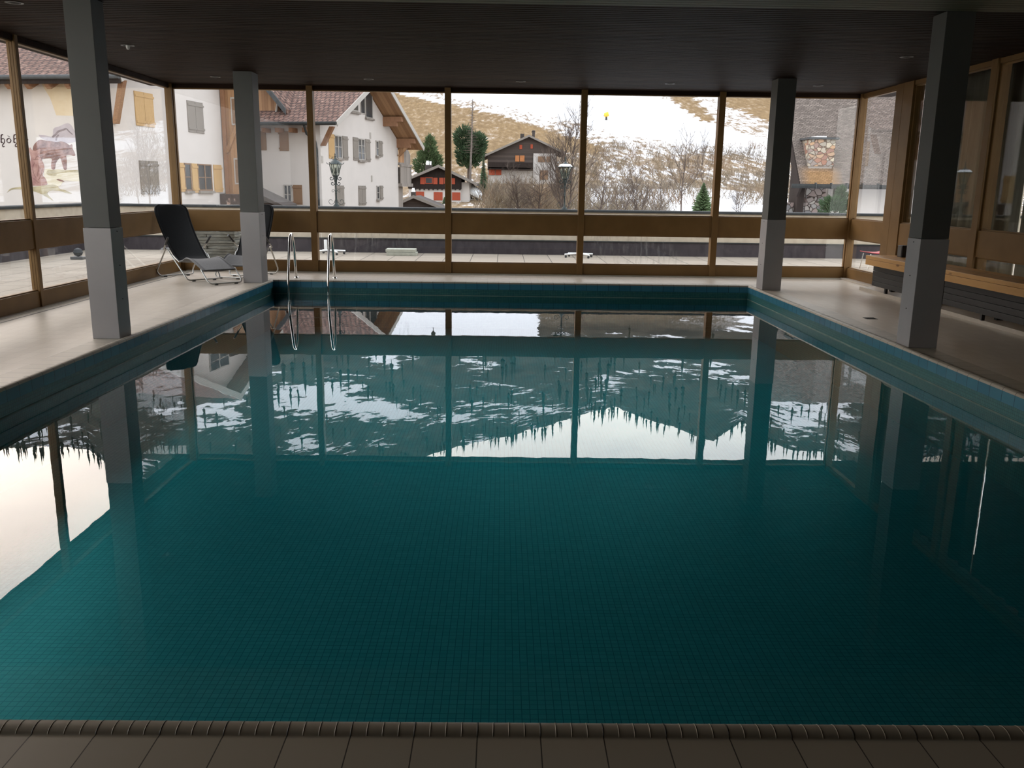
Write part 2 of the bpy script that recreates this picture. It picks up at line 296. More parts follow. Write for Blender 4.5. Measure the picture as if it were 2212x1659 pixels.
# ------------------------------------------------------------------ mesh builder
ORG = {}
class MB:
    def __init__(s): s.v = []; s.f = []
    def add(s, vs_, fs):
        o = len(s.v); s.v += [tuple(p) for p in vs_]; s.f += [tuple(i + o for i in f) for f in fs]; return s
    def box(s, x0, y0, z0, x1, y1, z1):
        x0, x1 = min(x0, x1), max(x0, x1); y0, y1 = min(y0, y1), max(y0, y1); z0, z1 = min(z0, z1), max(z0, z1)
        return s.add([(x0, y0, z0), (x1, y0, z0), (x1, y1, z0), (x0, y1, z0), (x0, y0, z1), (x1, y0, z1), (x1, y1, z1), (x0, y1, z1)],
                     [(3, 2, 1, 0), (4, 5, 6, 7), (0, 1, 5, 4), (1, 2, 6, 5), (2, 3, 7, 6), (3, 0, 4, 7)])
    def hexa(s, lo, hi):
        """two matching loops of points joined into a solid"""
        n = len(lo); fs = [tuple(range(n))[::-1], tuple(range(n, 2*n))]
        fs += [(i, (i + 1) % n, (i + 1) % n + n, i + n) for i in range(n)]
        return s.add(list(lo) + list(hi), fs)
    def prism(s, pts, axis, a, b):
        """2-D outline pushed from a to b along AXIS ('x': pts are (y,z); 'y': (x,z); 'z': (x,y))"""
        m_ = {'x': lambda p, k: (k, p[0], p[1]), 'y': lambda p, k: (p[0], k, p[1]), 'z': lambda p, k: (p[0], p[1], k)}[axis]
        return s.hexa([m_(p, a) for p in pts], [m_(p, b) for p in pts])
    def tube(s, pts, r, n=8, closed=False):
        pts = [Vector(p) for p in pts]; L = len(pts)
        rs = r if isinstance(r, (list, tuple)) else [r]*L
        ring = []; prev = None; vs_ = []
        for i, p in enumerate(pts):
            if closed: d = pts[(i + 1) % L] - pts[i - 1]
            else: d = pts[min(i + 1, L - 1)] - pts[max(i - 1, 0)]
            if d.length < 1e-9: d = Vector((0, 0, 1))
            d.normalize()
            if prev is None:
                a = d.cross(Vector((0, 0, 1)) if abs(d.z) < 0.9 else Vector((1, 0, 0))).normalized()
            else:
                a = prev - d*prev.dot(d)
                a = a.normalized() if a.length > 1e-6 else d.orthogonal().normalized()
            prev = a; b = d.cross(a)
            vs_ += [p + (a*math.cos(2*PI*k/n) + b*math.sin(2*PI*k/n))*rs[i] for k in range(n)]
        fs = []
        for i in range(L if closed else L - 1):
            j = (i + 1) % L
            fs += [(i*n + k, i*n + (k + 1) % n, j*n + (k + 1) % n, j*n + k) for k in range(n)]
        if not closed: fs += [tuple(range(n))[::-1], tuple(range((L - 1)*n, L*n))]
        return s.add(vs_, fs)
    def lathe(s, prof, c, n=16, sx=1, sy=1, rot=0):
        vs_ = []; 
        for r, z in prof: vs_ += [(c[0] + r*sx*math.cos(2*PI*k/n + rot), c[1] + r*sy*math.sin(2*PI*k/n + rot), c[2] + z) for k in range(n)]
        fs = []
        for i in range(len(prof) - 1): fs += [(i*n + k, i*n + (k + 1) % n, (i + 1)*n + (k + 1) % n, (i + 1)*n + k) for k in range(n)]
        fs += [tuple(range(n))[::-1], tuple(range((len(prof) - 1)*n, len(prof)*n))]
        return s.add(vs_, fs)
    def build(s, name, mat, parent=None, smooth=False, bevel=0.0, fix=True, tri=False):
        me = bpy.data.meshes.new(name)
        o = ORG.get(parent.name, Vector((0, 0, 0))) if parent else Vector((0, 0, 0))
        p = parent
        while p is not None and p.name not in ORG and p.parent: p = p.parent; o = ORG.get(p.name, o)
        me.from_pydata([(v[0] - o[0], v[1] - o[1], v[2] - o[2]) for v in s.v], [], s.f)
        if fix or tri:
            b = bmesh.new(); b.from_mesh(me)
            if tri: bmesh.ops.triangulate(b, faces=b.faces[:])
            if fix: bmesh.ops.recalc_face_normals(b, faces=b.faces[:])
            b.to_mesh(me); b.free()
        if smooth:
            for q in me.polygons: q.use_smooth = True
        me.materials.append(M[mat] if isinstance(mat, str) else mat)
        ob = bpy.data.objects.new(name, me); C.objects.link(ob)
        if parent: ob.parent = parent
        if smooth:
            try: me.set_sharp_from_angle(angle=math.radians(40))
            except Exception: pass
        if bevel:
            md = ob.modifiers.new('edge', 'BEVEL'); md.width = bevel; md.segments = 2; md.limit_method = 'ANGLE'
        return ob
def tag(o, label, cat, group=None, kind=None):
    o['label'] = label; o['category'] = cat
    if group: o['group'] = group
    if kind: o['kind'] = kind
    return o
def thing(name, label, cat, loc=(0, 0, 0), rotz=0.0, group=None, kind=None, world=True):
    o = bpy.data.objects.new(name, None); C.objects.link(o); o.empty_display_size = 0.1
    o.location = loc; o.rotation_euler = (0, 0, rotz)
    tag(o, label, cat, group, kind)
    ORG[o.name] = Vector(loc) if world else Vector((0, 0, 0))
    return o
def dup(root, loc, rotz, label):
    r = root.copy(); C.objects.link(r); r.location = loc; r.rotation_euler = (0, 0, rotz); r['label'] = label
    for ch in list(root.children):
        c = ch.copy(); C.objects.link(c); c.parent = r
        for g in list(ch.children):
            d = g.copy(); C.objects.link(d); d.parent = c
    return r
def arc(c, r, a0, a1, n, plane='xz'):
    out_ = []
    for i in range(n + 1):
        a = a0 + (a1 - a0)*i/n; u, v = r*math.cos(a), r*math.sin(a)
        out_.append({'xz': (c[0] + u, c[1], c[2] + v), 'yz': (c[0], c[1] + u, c[2] + v), 'xy': (c[0] + u, c[1] + v, c[2])}[plane])
    return out_
def smooth_path(pts, k=5):
    """Catmull-Rom through points"""
    P = [Vector(p) for p in pts]; P = [P[0]*2 - P[1]] + P + [P[-1]*2 - P[-2]]; o = []
    for i in range(1, len(P) - 2):
        for j in range(k):
            u = j/k; a, b, c, d = P[i - 1], P[i], P[i + 1], P[i + 2]
            o.append(0.5*((2*b) + (c - a)*u + (2*a - 5*b + 4*c - d)*u*u + (3*b - a - 3*c + d)*u**3))
    o.append(P[-2]); return o
def round_path(pts, r, k=5):
    """polyline with rounded corners"""
    P = [Vector(p) for p in pts]; o = [P[0]]
    for i in range(1, len(P) - 1):
        a = (P[i - 1] - P[i]); b = (P[i + 1] - P[i]); q = min(r, a.length*0.49, b.length*0.49)
        s, e = P[i] + a.normalized()*q, P[i] + b.normalized()*q
        for j in range(k + 1):
            u = j/k; o.append(s*(1 - u)**2 + P[i]*2*u*(1 - u) + e*u*u)
    o.append(P[-1]); return o
# ================================================================== THE ROOM
XL, XR, YN, YF = -3.805, 4.12, 2.30, 14.54
WL, WR, YB, ZT, ZC = -5.83, 6.31, 16.01, 3.18, 3.246
WZ = -0.217; PB = -0.77
YR = -1.6
CW = 0.30
def struct(name, mb, mat, label, cat, **k):
    return tag(mb.build(name, mat, None, **k), label, cat, None, 'structure')
# floor: four strips round the pool
f = MB()
for x0, y0, x1, y1 in ((WL - 0.1, YR, XL - CW, YB + 0.1), (XR + CW, YR, WR + 0.2, YB + 0.1), (XL - CW, YF + CW, XR + CW, YB + 0.1), (XL - CW, YR, XR + CW, YN - CW)):
    f.box(x0, y0, -0.3, x1, y1, 0.0)
struct('floor', f, 'floor', 'beige tiled floor around the indoor pool', 'floor')
# ceiling boards
cl = MB()
y = 8.78; 
while y < YB + 0.05:
    cl.box(WL, y + 0.006, ZC, WR + 0.15, min(y + 0.083, YB + 0.06), ZC + 0.03); y += 0.095
cl.box(WL - 0.6, 8.78, ZC + 0.03, WR + 0.8, YB + 0.7, ZC + 0.3)
struct('ceiling', cl, 'ceiling', 'dark brown slatted wood ceiling over the pool', 'ceiling')
c2 = MB(); y = YR
while y < 8.75:
    c2.box(WL, y + 0.004, ZC - 0.012, WR + 0.15, min(y + 0.089, 8.77), ZC + 0.03); y += 0.095
c2.box(WL - 0.6, YR - 0.2, ZC + 0.03, WR + 0.8, 8.78, ZC + 0.3)
struct('ceiling_front', c2, 'ceiling_light', 'paler boarded ceiling strip nearest the viewer', 'ceiling')
struct('wall_rear', MB().box(WL - 0.2, YR - 0.2, -0.3, WR + 0.6, YR, ZC), 'wall_dark', 'plain wall behind the viewer', 'wall')
struct('wall_left', MB().box(WL - 0.2, YR, -0.3, WL, 0.9, ZC), 'wall_dark', 'short solid wall at the near end of the glass front', 'wall')
struct('wall_right', MB().box(WR + 0.16, YR, -0.3, WR + 0.36, 2.0, ZC), 'wall_dark', 'short solid wall at the near end of the bench side', 'wall')

# ---- glazing.  a bay runs from p to q along the wall; side: 'b' back wall, 'l' left, 'r' right
R0, R1, S1 = 0.735, 1.085, 0.205
def bay(n, side, p, q, mull, label, dirty=False, mat_rail='bronze'):
    """frame of one bay with its rail, panes and the post at its far end (mull = post width, at q)"""
    def bx(mb, a0, a1, d0, d1, z0, z1):
        if side == 'b': mb.box(a0, YB + d0, z0, a1, YB + d1, z1)
        elif side == 'l': mb.box(WL - d1, a0, z0, WL - d0, a1, z1)
        else: mb.box(WR + d0, a0, z0, WR + d1, a1, z1)
    fr = MB(); s = 0.028
    bx(fr, p, q, 0.0, 0.10, 0.0, S1)                       # sill panel
    for z0, z1 in ((S1, R0), (R1, ZT)):                    # slim frame round each opening
        bx(fr, p, p + s, 0.02, 0.09, z0, z1); bx(fr, q - s, q, 0.02, 0.09, z0, z1)
        bx(fr, p, q, 0.02, 0.09, z0, z0 + s*0.6); bx(fr, p, q, 0.02, 0.09, z1 - s*0.6, z1)
    w = fr.build('window_%d' % n, 'bronze', None, bevel=0.004); tag(w, label, 'window', None, 'structure')
    hd = MB(); bx(hd, p, q, 0.0, 0.12, ZT, ZC + 0.02); hd.build('head_board', 'ceiling' if side != 'r' else 'bronze', w)
    rl = MB(); bx(rl, p, q, -0.005, 0.095, R0, R1); rl.build('rail_panel', mat_rail, w, bevel=0.004)
    for nm, z0, z1 in (('lower_pane', S1 + 0.01, R0 - 0.01), ('upper_pane', R1 + 0.01, ZT - 0.01)):
        g = MB(); bx(g, p + 0.02, q - 0.02, 0.05, 0.058, z0, z1); g.build(nm, 'dirty_glass' if (dirty and nm == 'lower_pane') else 'glass', w)
    if mull:
        m_ = MB(); h = mull/2
        bx(m_, q - h, q + h, -0.03, 0.14, 0.0, ZC + 0.01)
        if side == 'l':
            for k in (-0.6, 0.0, 0.6): bx(m_, q + k*h - 0.012, q + k*h + 0.012, -0.042, -0.03, 0.02, ZC)
        m_.build('mullion', 'bronze', w, bevel=0.004)
    return w
BX = [WL + 0.02, -3.405, -0.985, 1.415, 3.845, WR - 0.02]
names = ['back window bay at the left corner, behind the black loungers', 'back window bay beyond the pool ladder, framing the white gabled house',
         'back window bay in the middle, framing the timber chalets', 'back window bay framing the snowy ski slope', 'back window bay at the right corner, framing the shingled roof']
for i in range(5):
    bay(i + 1, 'b', BX[i], BX[i + 1], 0.11 if i < 4 else 0.0, names[i], i in (1, 3))
lb = [YB, 11.06, 6.0, 0.9]
ln = ['left window bay reaching the back corner, in front of the mural house', 'left window bay nearer the viewer, mostly cut off by the picture edge', 'left window bay beside the viewer']
for i in range(3): bay(6 + i, 'l', lb[i + 1], lb[i], 0.0, ln[i])
# one post per bay
for j, yy in enumerate((11.06, 6.0)):
    m_ = MB(); m_.box(WL - 0.07, yy - 0.035, 0, WL + 0.02, yy + 0.035, ZC + 0.01)
    for k in (-0.055, -0.022, 0.008): m_.box(WL + k - 0.008, yy - 0.038, 0.0, WL + k + 0.004, yy - 0.035, ZC)
    m_.build('mullion', 'bronze', bpy.data.objects['window_%d' % (6 + j)], bevel=0.003)
for nm, x0, x1, lbl in (('trim_1', WL - 0.05, WL + 0.035, 'bronze corner post at the left end of the back glazing'), ('trim_2', WR - 0.035, WR + 0.05, 'bronze corner post at the right end of the back glazing')):
    struct(nm, MB().box(x0, YB - 0.05, 0, x1, YB + 0.12, ZC + 0.01), 'bronze', lbl, 'post', bevel=0.004)
# right side: a narrow pane, a broad post, then recessed panes
rb = [(14.6, YB), (11.80, 14.0), (9.4, 11.65), (7.0, 9.25), (4.6, 6.85), (2.0, 4.45)]
rn = ['narrow right window bay next to the back corner, mirroring a gabled house', 'right window bay behind the big dark column, with the curtain', 'right window bay behind the middle of the bench', 'right window bay near the picture edge', 'right window bay beside the viewer', 'right window bay nearest the rear wall']
for i, (a, b_) in enumerate(rb):
    w = bay(9 + i, 'r', a, b_, 0.0, rn[i])
    if i == 0: m_ = MB().box(WR - 0.02, 14.0, 0, WR + 0.16, 14.6, ZC + 0.01); m_.box(WR - 0.022, 14.335, 0.01, WR - 0.018, 14.342, ZC)
    elif i < 5: m_ = MB().box(WR - 0.03, rb[i][0] - 0.15, 0, WR + 0.16, rb[i][0], ZC + 0.01)
    if i < 5: m_.build('mullion', 'bronze', w, bevel=0.004)
# floor edge strips and the drain slot on the left
struct('baseboard_left', MB().box(WL + 0.001, 0.9, 0, WL + 0.10, YB - 0.05, 0.006), 'plinth', 'pale tile strip along the foot of the left glazing', 'baseboard')
struct('baseboard_back', MB().box(WL + 0.1, YB - 0.085, 0, WR, YB - 0.006, 0.018), 'plinth', 'pale tile strip along the foot of the back glazing', 'baseboard')
struct('trim_3', MB().box(WL + 0.21, 0.9, -0.01, WL + 0.23, 15.7, 0.002), 'slot', 'narrow dark drain slot in the floor along the left glazing', 'drain slot')
struct('trim_4', MB().box(5.87, 2.0, 0, 6.24, 14.25, 0.05), 'plinth', 'low pale tiled kerb under the radiators', 'kerb')
struct('baseboard_right', MB().box(6.19, 14.26, 0, WR - 0.001, YB - 0.09, 0.03), 'plinth', 'pale tile strip at the foot of the narrow right window', 'baseboard')

# ---- the pool
pool = thing('swimming_pool', 'indoor swimming pool of still teal water with mosaic tiles', 'swimming pool', ((XL + XR)/2, (YN + YF)/2, 0))
b = MB()
b.box(XL - 0.2, YN - 0.2, PB - 0.2, XR + 0.2, YF + 0.2, PB)
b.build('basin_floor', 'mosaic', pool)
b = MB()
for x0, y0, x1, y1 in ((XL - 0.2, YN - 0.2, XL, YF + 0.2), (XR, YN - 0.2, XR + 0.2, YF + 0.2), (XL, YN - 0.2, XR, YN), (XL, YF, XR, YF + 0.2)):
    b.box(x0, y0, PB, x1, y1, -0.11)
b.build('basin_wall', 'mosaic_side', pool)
b = MB(); e = 0.006
for x0, y0, x1, y1 in ((XL - 0.1, YN - 0.1, XL + e, YF + 0.1), (XR - e, YN - 0.1, XR + 0.1, YF + 0.1), (XL, YN - 0.1, XR, YN + e), (XL, YF - e, XR, YF + 0.1)):
    b.box(x0, y0, -0.11, x1, y1, -0.016)
b.build('tile_band', 'blue_tile', pool)
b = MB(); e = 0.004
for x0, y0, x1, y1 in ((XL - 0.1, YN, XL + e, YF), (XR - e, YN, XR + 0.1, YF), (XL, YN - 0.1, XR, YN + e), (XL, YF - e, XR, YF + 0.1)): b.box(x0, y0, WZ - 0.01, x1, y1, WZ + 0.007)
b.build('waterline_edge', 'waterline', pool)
w = MB().box(XL - 0.03, YN - 0.03, PB - 0.05, XR + 0.03, YF + 0.03, WZ); w.build('water', 'water', pool)
prof = [(-0.006, -0.016), (-0.005, -0.009), (-0.001, -0.003)]
prof += [(0.031 - 0.033*math.cos(a), -0.004 + 0.017*math.sin(a)) for a in [PI*(0.08 + 0.84*k/12) for k in range(13)]]
prof += [(0.066, -0.0015), (0.073, -0.001), (0.080, 0.0), (CW, 0.0), (CW, -0.10), (0.0, -0.10)]
def cop(side):
    mb = MB(); n = len(prof)
    def P(d, z, end):
        if side == 'near': return ((XL - d) if end == 0 else (XR + d), YN - d, z)
        if side == 'far': return ((XL - d) if end == 0 else (XR + d), YF + d, z)
        if side == 'left': return (XL - d, (YN - d) if end == 0 else (YF + d), z)
        return (XR + d, (YN - d) if end == 0 else (YF + d), z)
    mb.hexa([P(d, z, 0) for d, z in prof], [P(d, z, 1) for d, z in prof])
    # anti-slip ribs across the rounded lip
    q = [(0.031 - 0.0335*math.cos(a_), -0.004 + 0.0175*math.sin(a_)) for a_ in [PI*(0.06 + 0.88*k_/8) for k_ in range(9)]]
    a0, a1 = (XL, XR) if side in ('near', 'far') else (YN, YF)
    step = 0.04575; k = 0
    off = 0.128 if side in ('near', 'far') else 0.0
    base = -0.0574 if side in ('near', 'far') else -0.0324
    a = base + step*math.ceil((a0 + 0.02 - base)/step)
    while a < a1 - 0.02:
        vs_ = []
        for d, z in q:
            for s_, h in ((-0.0035, -0.0015), (0, 0.0011), (0.0035, -0.0015)):
                if side == 'near': vs_.append((a + s_, YN - d, z + h))
                elif side == 'far': vs_.append((a + s_, YF + d, z + h))
                elif side == 'left': vs_.append((XL - d, a + s_, z + h))
                else: vs_.append((XR + d, a + s_, z + h))
        mb.add(vs_, [(i*3 + j, i*3 + j + 1, i*3 + j + 4, i*3 + j + 3) for i in range(8) for j in range(2)])
        a += step
    return mb
for sd in ('near', 'far', 'left', 'right'):
    cop(sd).build('coping', 'coping_x' if sd in ('near', 'far') else 'coping_y', pool, smooth=True)

# ---- columns
def column(x0, y0, x1, y1, seam, label, face):
    t_ = thing('column', label, 'column', ((x0 + x1)/2, (y0 + y1)/2, 0), group=None)
    e = 0.006
    MB().box(x0 + e, y0 + e, seam, x1 - e, y1 - e, ZC - 0.001).build('upper_shaft', 'col_up', t_, bevel=0.003)
    MB().box(x0, y0, 0.001, x1, y1, seam - 0.004).build('lower_cladding', 'col_low', t_, bevel=0.003)
    for z in (seam - 0.04, seam - 0.38, seam - 0.72):
        s = MB(); xx = x1 if face > 0 else x0
        s.prism([((y0 + y1)/2 + 0.009*math.cos(k*PI/4), z + 0.006*math.sin(k*PI/4)) for k in range(8)], 'x', xx - 0.001*face, xx + 0.004*face)
        s.build('screw', 'black_metal', t_)
    return t_
column(-4.15, 8.78, -3.877, 9.06, 1.113, 'tall grey square column at the left pool edge nearest the viewer', 1)
column(4.19, 8.79, 4.48, 9.08, 1.110, 'tall dark square column at the right pool edge nearest the viewer', -1)
column(-4.178, 14.14, -3.877, 14.50, 1.122, 'grey square column beside the black loungers at the far left pool corner', 1)
column(4.19, 13.99, 4.49, 14.33, 1.118, 'slim dark square column at the far right pool corner', -1)

# ---- pool ladder rails
lad = thing('pool_ladder', 'chrome pool ladder with two hooped handrails at the far edge', 'pool ladder', (-3.19, 15.0, 0))
for x in (-3.525, -2.87):
    pts = round_path([(x, 15.0, 0.0), (x, 14.90, 0.60), (x, 14.78, 0.775), (x, 14.64, 0.70), (x, 14.42, 0.06), (x, 14.40, -0.10), (x, 14.42, -0.74)], 0.09, 6)
    rl = MB().tube(pts, 0.0225, 14).build('handrail', 'chrome', lad, smooth=True)
    MB().lathe([(0.030, 0.0), (0.050, 0.0), (0.048, 0.012), (0.030, 0.018), (0.026, 0.03)], (x, 15.0, 0.0), 18).build('floor_flange', 'chrome', rl, smooth=True)
for z in (-0.36, -0.60):
    MB().box(-3.52, 14.36, z, -2.875, 14.46, z + 0.03).build('tread', 'chrome', lad, bevel=0.006)

# ---- loungers (local frame: +x forward, y across)
def lounger(name, label, sc_, loc, rotz, backpts):
    t_ = thing(name, label, 'lounger', loc, rotz, 'black loungers in the left corner', world=False)
    hw = 0.30; r = 0.0125
    S = lambda a: a*sc_
    piv = (S(0.36), 0.50)
    # rear and middle floor hoops cross at the pivots
    for nm, a_floor, dirn in (('rear_hoop', S(0.02), 1), ('middle_hoop', S(0.98), -1)):
        w_ = hw + (0.02 if dirn > 0 else 0.0)
        pts = [(piv[0], -w_, piv[1]), (a_floor + S(0.10)*(-1 if dirn < 0 else -1)*0.6, -w_, 0.10), (a_floor, -w_ + 0.02, 0.0225), (a_floor, w_ - 0.02, 0.0225), (a_floor - S(0.06), w_, 0.10), (piv[0], w_, piv[1])]
        hp = MB().tube(round_path(pts, 0.09), r, 10).build(nm, 'alu', t_, smooth=True)
        for s_ in (-1, 1): MB().box(a_floor - 0.018, s_*(w_ - 0.12) - 0.025, 0.0, a_floor + 0.018, s_*(w_ - 0.12) + 0.025, 0.022).build('foot_pad', 'plastic_grey', hp, bevel=0.004)
    for s_ in (-1, 1):
        ar = MB().tube([(piv[0] - 0.01, s_*(hw + 0.05), piv[1] - 0.01), (piv[0] + 0.10, s_*(hw + 0.06), piv[1] + 0.09)], r, 10).build('armrest', 'alu', t_, smooth=True)
        MB().tube([(piv[0] + 0.08, s_*(hw + 0.058), piv[1] + 0.072), (piv[0] + 0.21, s_*(hw + 0.07), piv[1] + 0.19)], 0.018, 10).build('grip', 'plastic_grey', ar, smooth=True)
    # foot hoop
    fx = S(1.50)
    pts = [(fx - S(0.04), -hw + 0.01, 0.235), (fx + S(0.16), -hw + 0.01, 0.06), (fx + S(0.20), -hw + 0.05, 0.0225), (fx + S(0.20), hw - 0.05, 0.0225), (fx + S(0.16), hw - 0.01, 0.06), (fx - S(0.04), hw - 0.01, 0.235)]
    fh = MB().tube(round_path(pts, 0.08), r, 10).build('foot_hoop', 'alu', t_, smooth=True)
    for s_ in (-1, 1): MB().box(fx + S(0.20) - 0.018, s_*0.17 - 0.025, 0.0, fx + S(0.20) + 0.018, s_*0.17 + 0.025, 0.022).build('foot_pad', 'plastic_grey', fh, bevel=0.004)
    # sling: backrest and leg rest, sagging a little in the middle
    def sling(path, w0, w1, round_top):
        p = smooth_path([(S(a), 0, z) for a, z in path], 12); n = len(p); mb = MB(); vs_ = []; K = 10
        for i, q in enumerate(p):
            u = i/(n - 1); hwid = w0 + (w1 - w0)*u
            if round_top and u > 0.90: hwid -= 0.085*(1 - math.sqrt(max(0, 1 - ((u - 0.90)/0.10)**2)))
            d = (p[min(i + 1, n - 1)] - p[max(i - 1, 0)]).normalized(); nrm = Vector((-d.z, 0, d.x))
            for k in range(K + 1):
                v = -1 + 2*k/K
                c = q - nrm*(0.022*(1 - v*v)) if not round_top else q + nrm*(-0.028*(1 - v*v))*(-1 if nrm.x < 0 else 1)*(-1)
                vs_.append((c.x, v*hwid, c.z))
        top = [(i*(K + 1) + k, i*(K + 1) + k + 1, (i + 1)*(K + 1) + k + 1, (i + 1)*(K + 1) + k) for i in range(n - 1) for k in range(K)]
        mb.add(vs_, top); return mb, p
    mb, p = sling(backpts, 0.255, 0.285, True)
    o = mb.build('backrest', 'mesh_black', t_, smooth=True); md = o.modifiers.new('thick', 'SOLIDIFY'); md.thickness = 0.012; md.offset = 0
    n = len(p); hwf = lambda i: 0.255 + 0.03*i/(n - 1) - (0.085*(1 - math.sqrt(max(0, 1 - ((i/(n - 1) - 0.90)/0.10)**2))) if i/(n - 1) > 0.90 else 0)
    half = [(p[i].x, hwf(i), p[i].z) for i in range(n)]
    rim = [(x, -y, z) for x, y, z in half] + [(x, y, z) for x, y, z in reversed(half)]
    MB().tube(rim, 0.015, 8).build('back_frame', 'mesh_black', t_, smooth=True)
    legp = [(0.70, 0.305), (0.84, 0.335), (0.96, 0.375), (1.12, 0.355), (1.32, 0.285), (1.50, 0.215)]
    mb, p = sling(legp, 0.255, 0.255, False)
    o = mb.build('leg_rest', 'mesh_grey', t_, smooth=True); md = o.modifiers.new('thick', 'SOLIDIFY'); md.thickness = 0.012; md.offset = 0
    rim = [(q.x, -0.265, q.z) for q in p] + [(q.x, 0.265, q.z) for q in reversed(p)]
    MB().tube(rim, 0.015, 8).build('leg_frame', 'plastic_grey', t_, smooth=True)
    for s_ in (-1, 1): MB().tube([(S(0.70), s_*0.27, 0.30), (piv[0] + S(0.20), s_*0.30, 0.40)], 0.011, 8).build('link_bar', 'alu', t_, smooth=True)
    return t_
lounger('sun_lounger', 'black mesh lounger in front of the left corner, turned to the pool', 1.0, (-5.585, 15.04, 0), math.atan2(-0.70, 0.72),
        [(0.70, 0.305), (0.58, 0.36), (0.42, 0.50), (0.22, 0.72), (0.06, 0.95), (-0.06, 1.19)])
lounger('sun_lounger', 'black mesh lounger half hidden behind the far left column', 0.56, (-4.27, 15.60, 0), math.atan2(-0.94, -0.32),
        [(0.72, 0.305), (0.60, 0.36), (0.44, 0.50), (0.24, 0.72), (0.08, 0.95), (-0.04, 1.20)])

# ---- benches over radiators on the right
def bench(x0, x1, y0, y1, z0, z1, label):
    t_ = thing('bench', label, 'bench', ((x0 + x1)/2, (y0 + y1)/2, 0.05))
    top = MB().box(x0, y0, z1 - 0.055, x1, y1, z1).build('seat_board', 'pine', t_, bevel=0.006)
    MB().box(x0 + 0.004, y0, z0, x0 + 0.05, y1, z1 - 0.058).build('front_board', 'pine', t_, bevel=0.004)
    MB().box(x0 + 0.05, y1 - 0.05, z0 + 0.02, x1, y1 - 0.004, z1 - 0.058).build('end_board', 'pine', t_, bevel=0.004)
    yy = y0 + 0.35
    while yy < y1:
        MB().box(x1 - 0.14, yy - 0.03, 0.05, x1 - 0.06, yy + 0.03, z1 - 0.056).build('leg', 'black_metal', t_); yy += 1.5
    return t_
bench(5.71, 6.20, 4.2, 13.74, 0.455, 0.60, 'long knotty pine bench along the right window wall, above the black radiators')
def radiator(x, y0, y1, label):
    t_ = thing('radiator', label, 'radiator', (x + 0.1, (y0 + y1)/2, 0.05), group='radiators under the benches')
    n = 4; z0, z1 = 0.125, 0.44; h = (z1 - z0)/n
    for k in range(n):
        MB().box(x, y0, z0 + k*h + 0.002, x + 0.055, y1, z0 + (k + 1)*h - 0.002).build('panel', 'radiator', t_, bevel=0.004)
    MB().box(x + 0.03, y0 + 0.01, z0 + 0.004, x + 0.034, y1 - 0.01, z1 - 0.004).build('back_plate', 'black_metal', t_)
    yy = y0 + 0.4
    while yy < y1:
        MB().box(x + 0.01, yy - 0.02, 0.05, x + 0.05, yy + 0.02, z0 + 0.004).build('foot', 'black_metal', t_); yy += 0.95
radiator(5.84, 11.9, 13.72, 'anthracite slatted radiator under the far end of the pine bench')
radiator(5.84, 4.4, 11.45, 'long anthracite radiator in shade under the near part of the bench')
bxo = thing('speaker_box', 'small black box standing on the far end of the pine bench against the window', 'box', (6.12, 13.35, 0.60))
MB().box(6.06, 13.27, 0.60, 6.18, 13.43, 0.78).build('housing', 'black_metal', bxo, bevel=0.008)
MB().box(6.055, 13.285, 0.615, 6.06, 13.415, 0.765).build('grille', 'plastic_grey', bxo)
dr = thing('floor_drain', 'small dark floor drain in the tiles by the right pool edge', 'drain', tuple(atz(1880, 688, 0)))
p = atz(1880, 688, 0)
MB().box(p.x - 0.07, p.y - 0.07, 0.0, p.x + 0.07, p.y + 0.07, 0.003).build('drain_frame', 'slot', dr)
for k in range(4): MB().box(p.x - 0.06, p.y - 0.05 + k*0.03, 0.003, p.x + 0.06, p.y - 0.04 + k*0.03, 0.005).build('bar', 'gutter', dr)
# ---- curtain behind the right-hand glass
def curtain(y0, y1, label):
    n = int((y1 - y0)/0.03); vs_ = []
    for i in range(n + 1):
        yv = y0 + (y1 - y0)*i/n; x = 6.66 + 0.035*math.sin(yv*21) + 0.015*math.sin(yv*47 + 1)
        vs_ += [(x, yv, 0.03), (x, yv, ZC - 0.01)]
    o = MB().add(vs_, [(2*i, 2*i + 2, 2*i + 3, 2*i + 1) for i in range(n)]).build('curtain', 'curtain', None, smooth=True)
    md = o.modifiers.new('thick', 'SOLIDIFY'); md.thickness = 0.006
    return tag(o, label, 'curtain', 'curtains behind the right glazing')
curtain(11.35, 13.95, 'grey curtain behind the glass at the far end of the bench')
curtain(2.0, 11.27, 'long grey curtain behind the glass along the near part of the bench')
# ---- ceiling spotlights
spots = [((-4.77, 9.12), 'recessed ceiling spotlight at the left near column'), ((-4.76, 11.72), 'recessed ceiling spotlight with a bulb showing, between the two left columns'),
         ((-4.68, 14.9), 'recessed ceiling spotlight above the black loungers'), ((-2.2, 14.9), 'recessed ceiling spotlight above the pool ladder'),
         ((0.27, 14.9), 'recessed ceiling spotlight above the middle of the far pool edge'), ((2.7, 14.9), 'recessed ceiling spotlight between the centre and the far right column'),
         ((5.11, 14.85), 'recessed ceiling spotlight in the right back corner'), ((5.11, 11.66), 'recessed ceiling spotlight above the far end of the pine bench')]
for (x, y), lb_ in spots:
    t_ = thing('ceiling_spotlight', lb_, 'ceiling light', (x, y, ZC), group='ceiling spotlights')
    MB().lathe([(0.075, 0.0), (0.085, -0.006), (0.060, -0.008), (0.058, 0.0)], (x, y, ZC), 20).build('ring', 'plastic_grey', t_, smooth=True)
    d_ = 0.045 if 'bulb' in lb_ else 0.012
    k_ = 0.5 if 'bulb' in lb_ else 1.0; MB().lathe([(0.05*k_, 0.0), (0.045*k_, -d_*0.5), (0.03*k_, -d_), (0.005, -d_ - 0.003)], (x, y, ZC - 0.004), 14).build('bulb', 'white_plastic' if 'bulb' in lb_ else 'black_metal', t_, smooth=True)
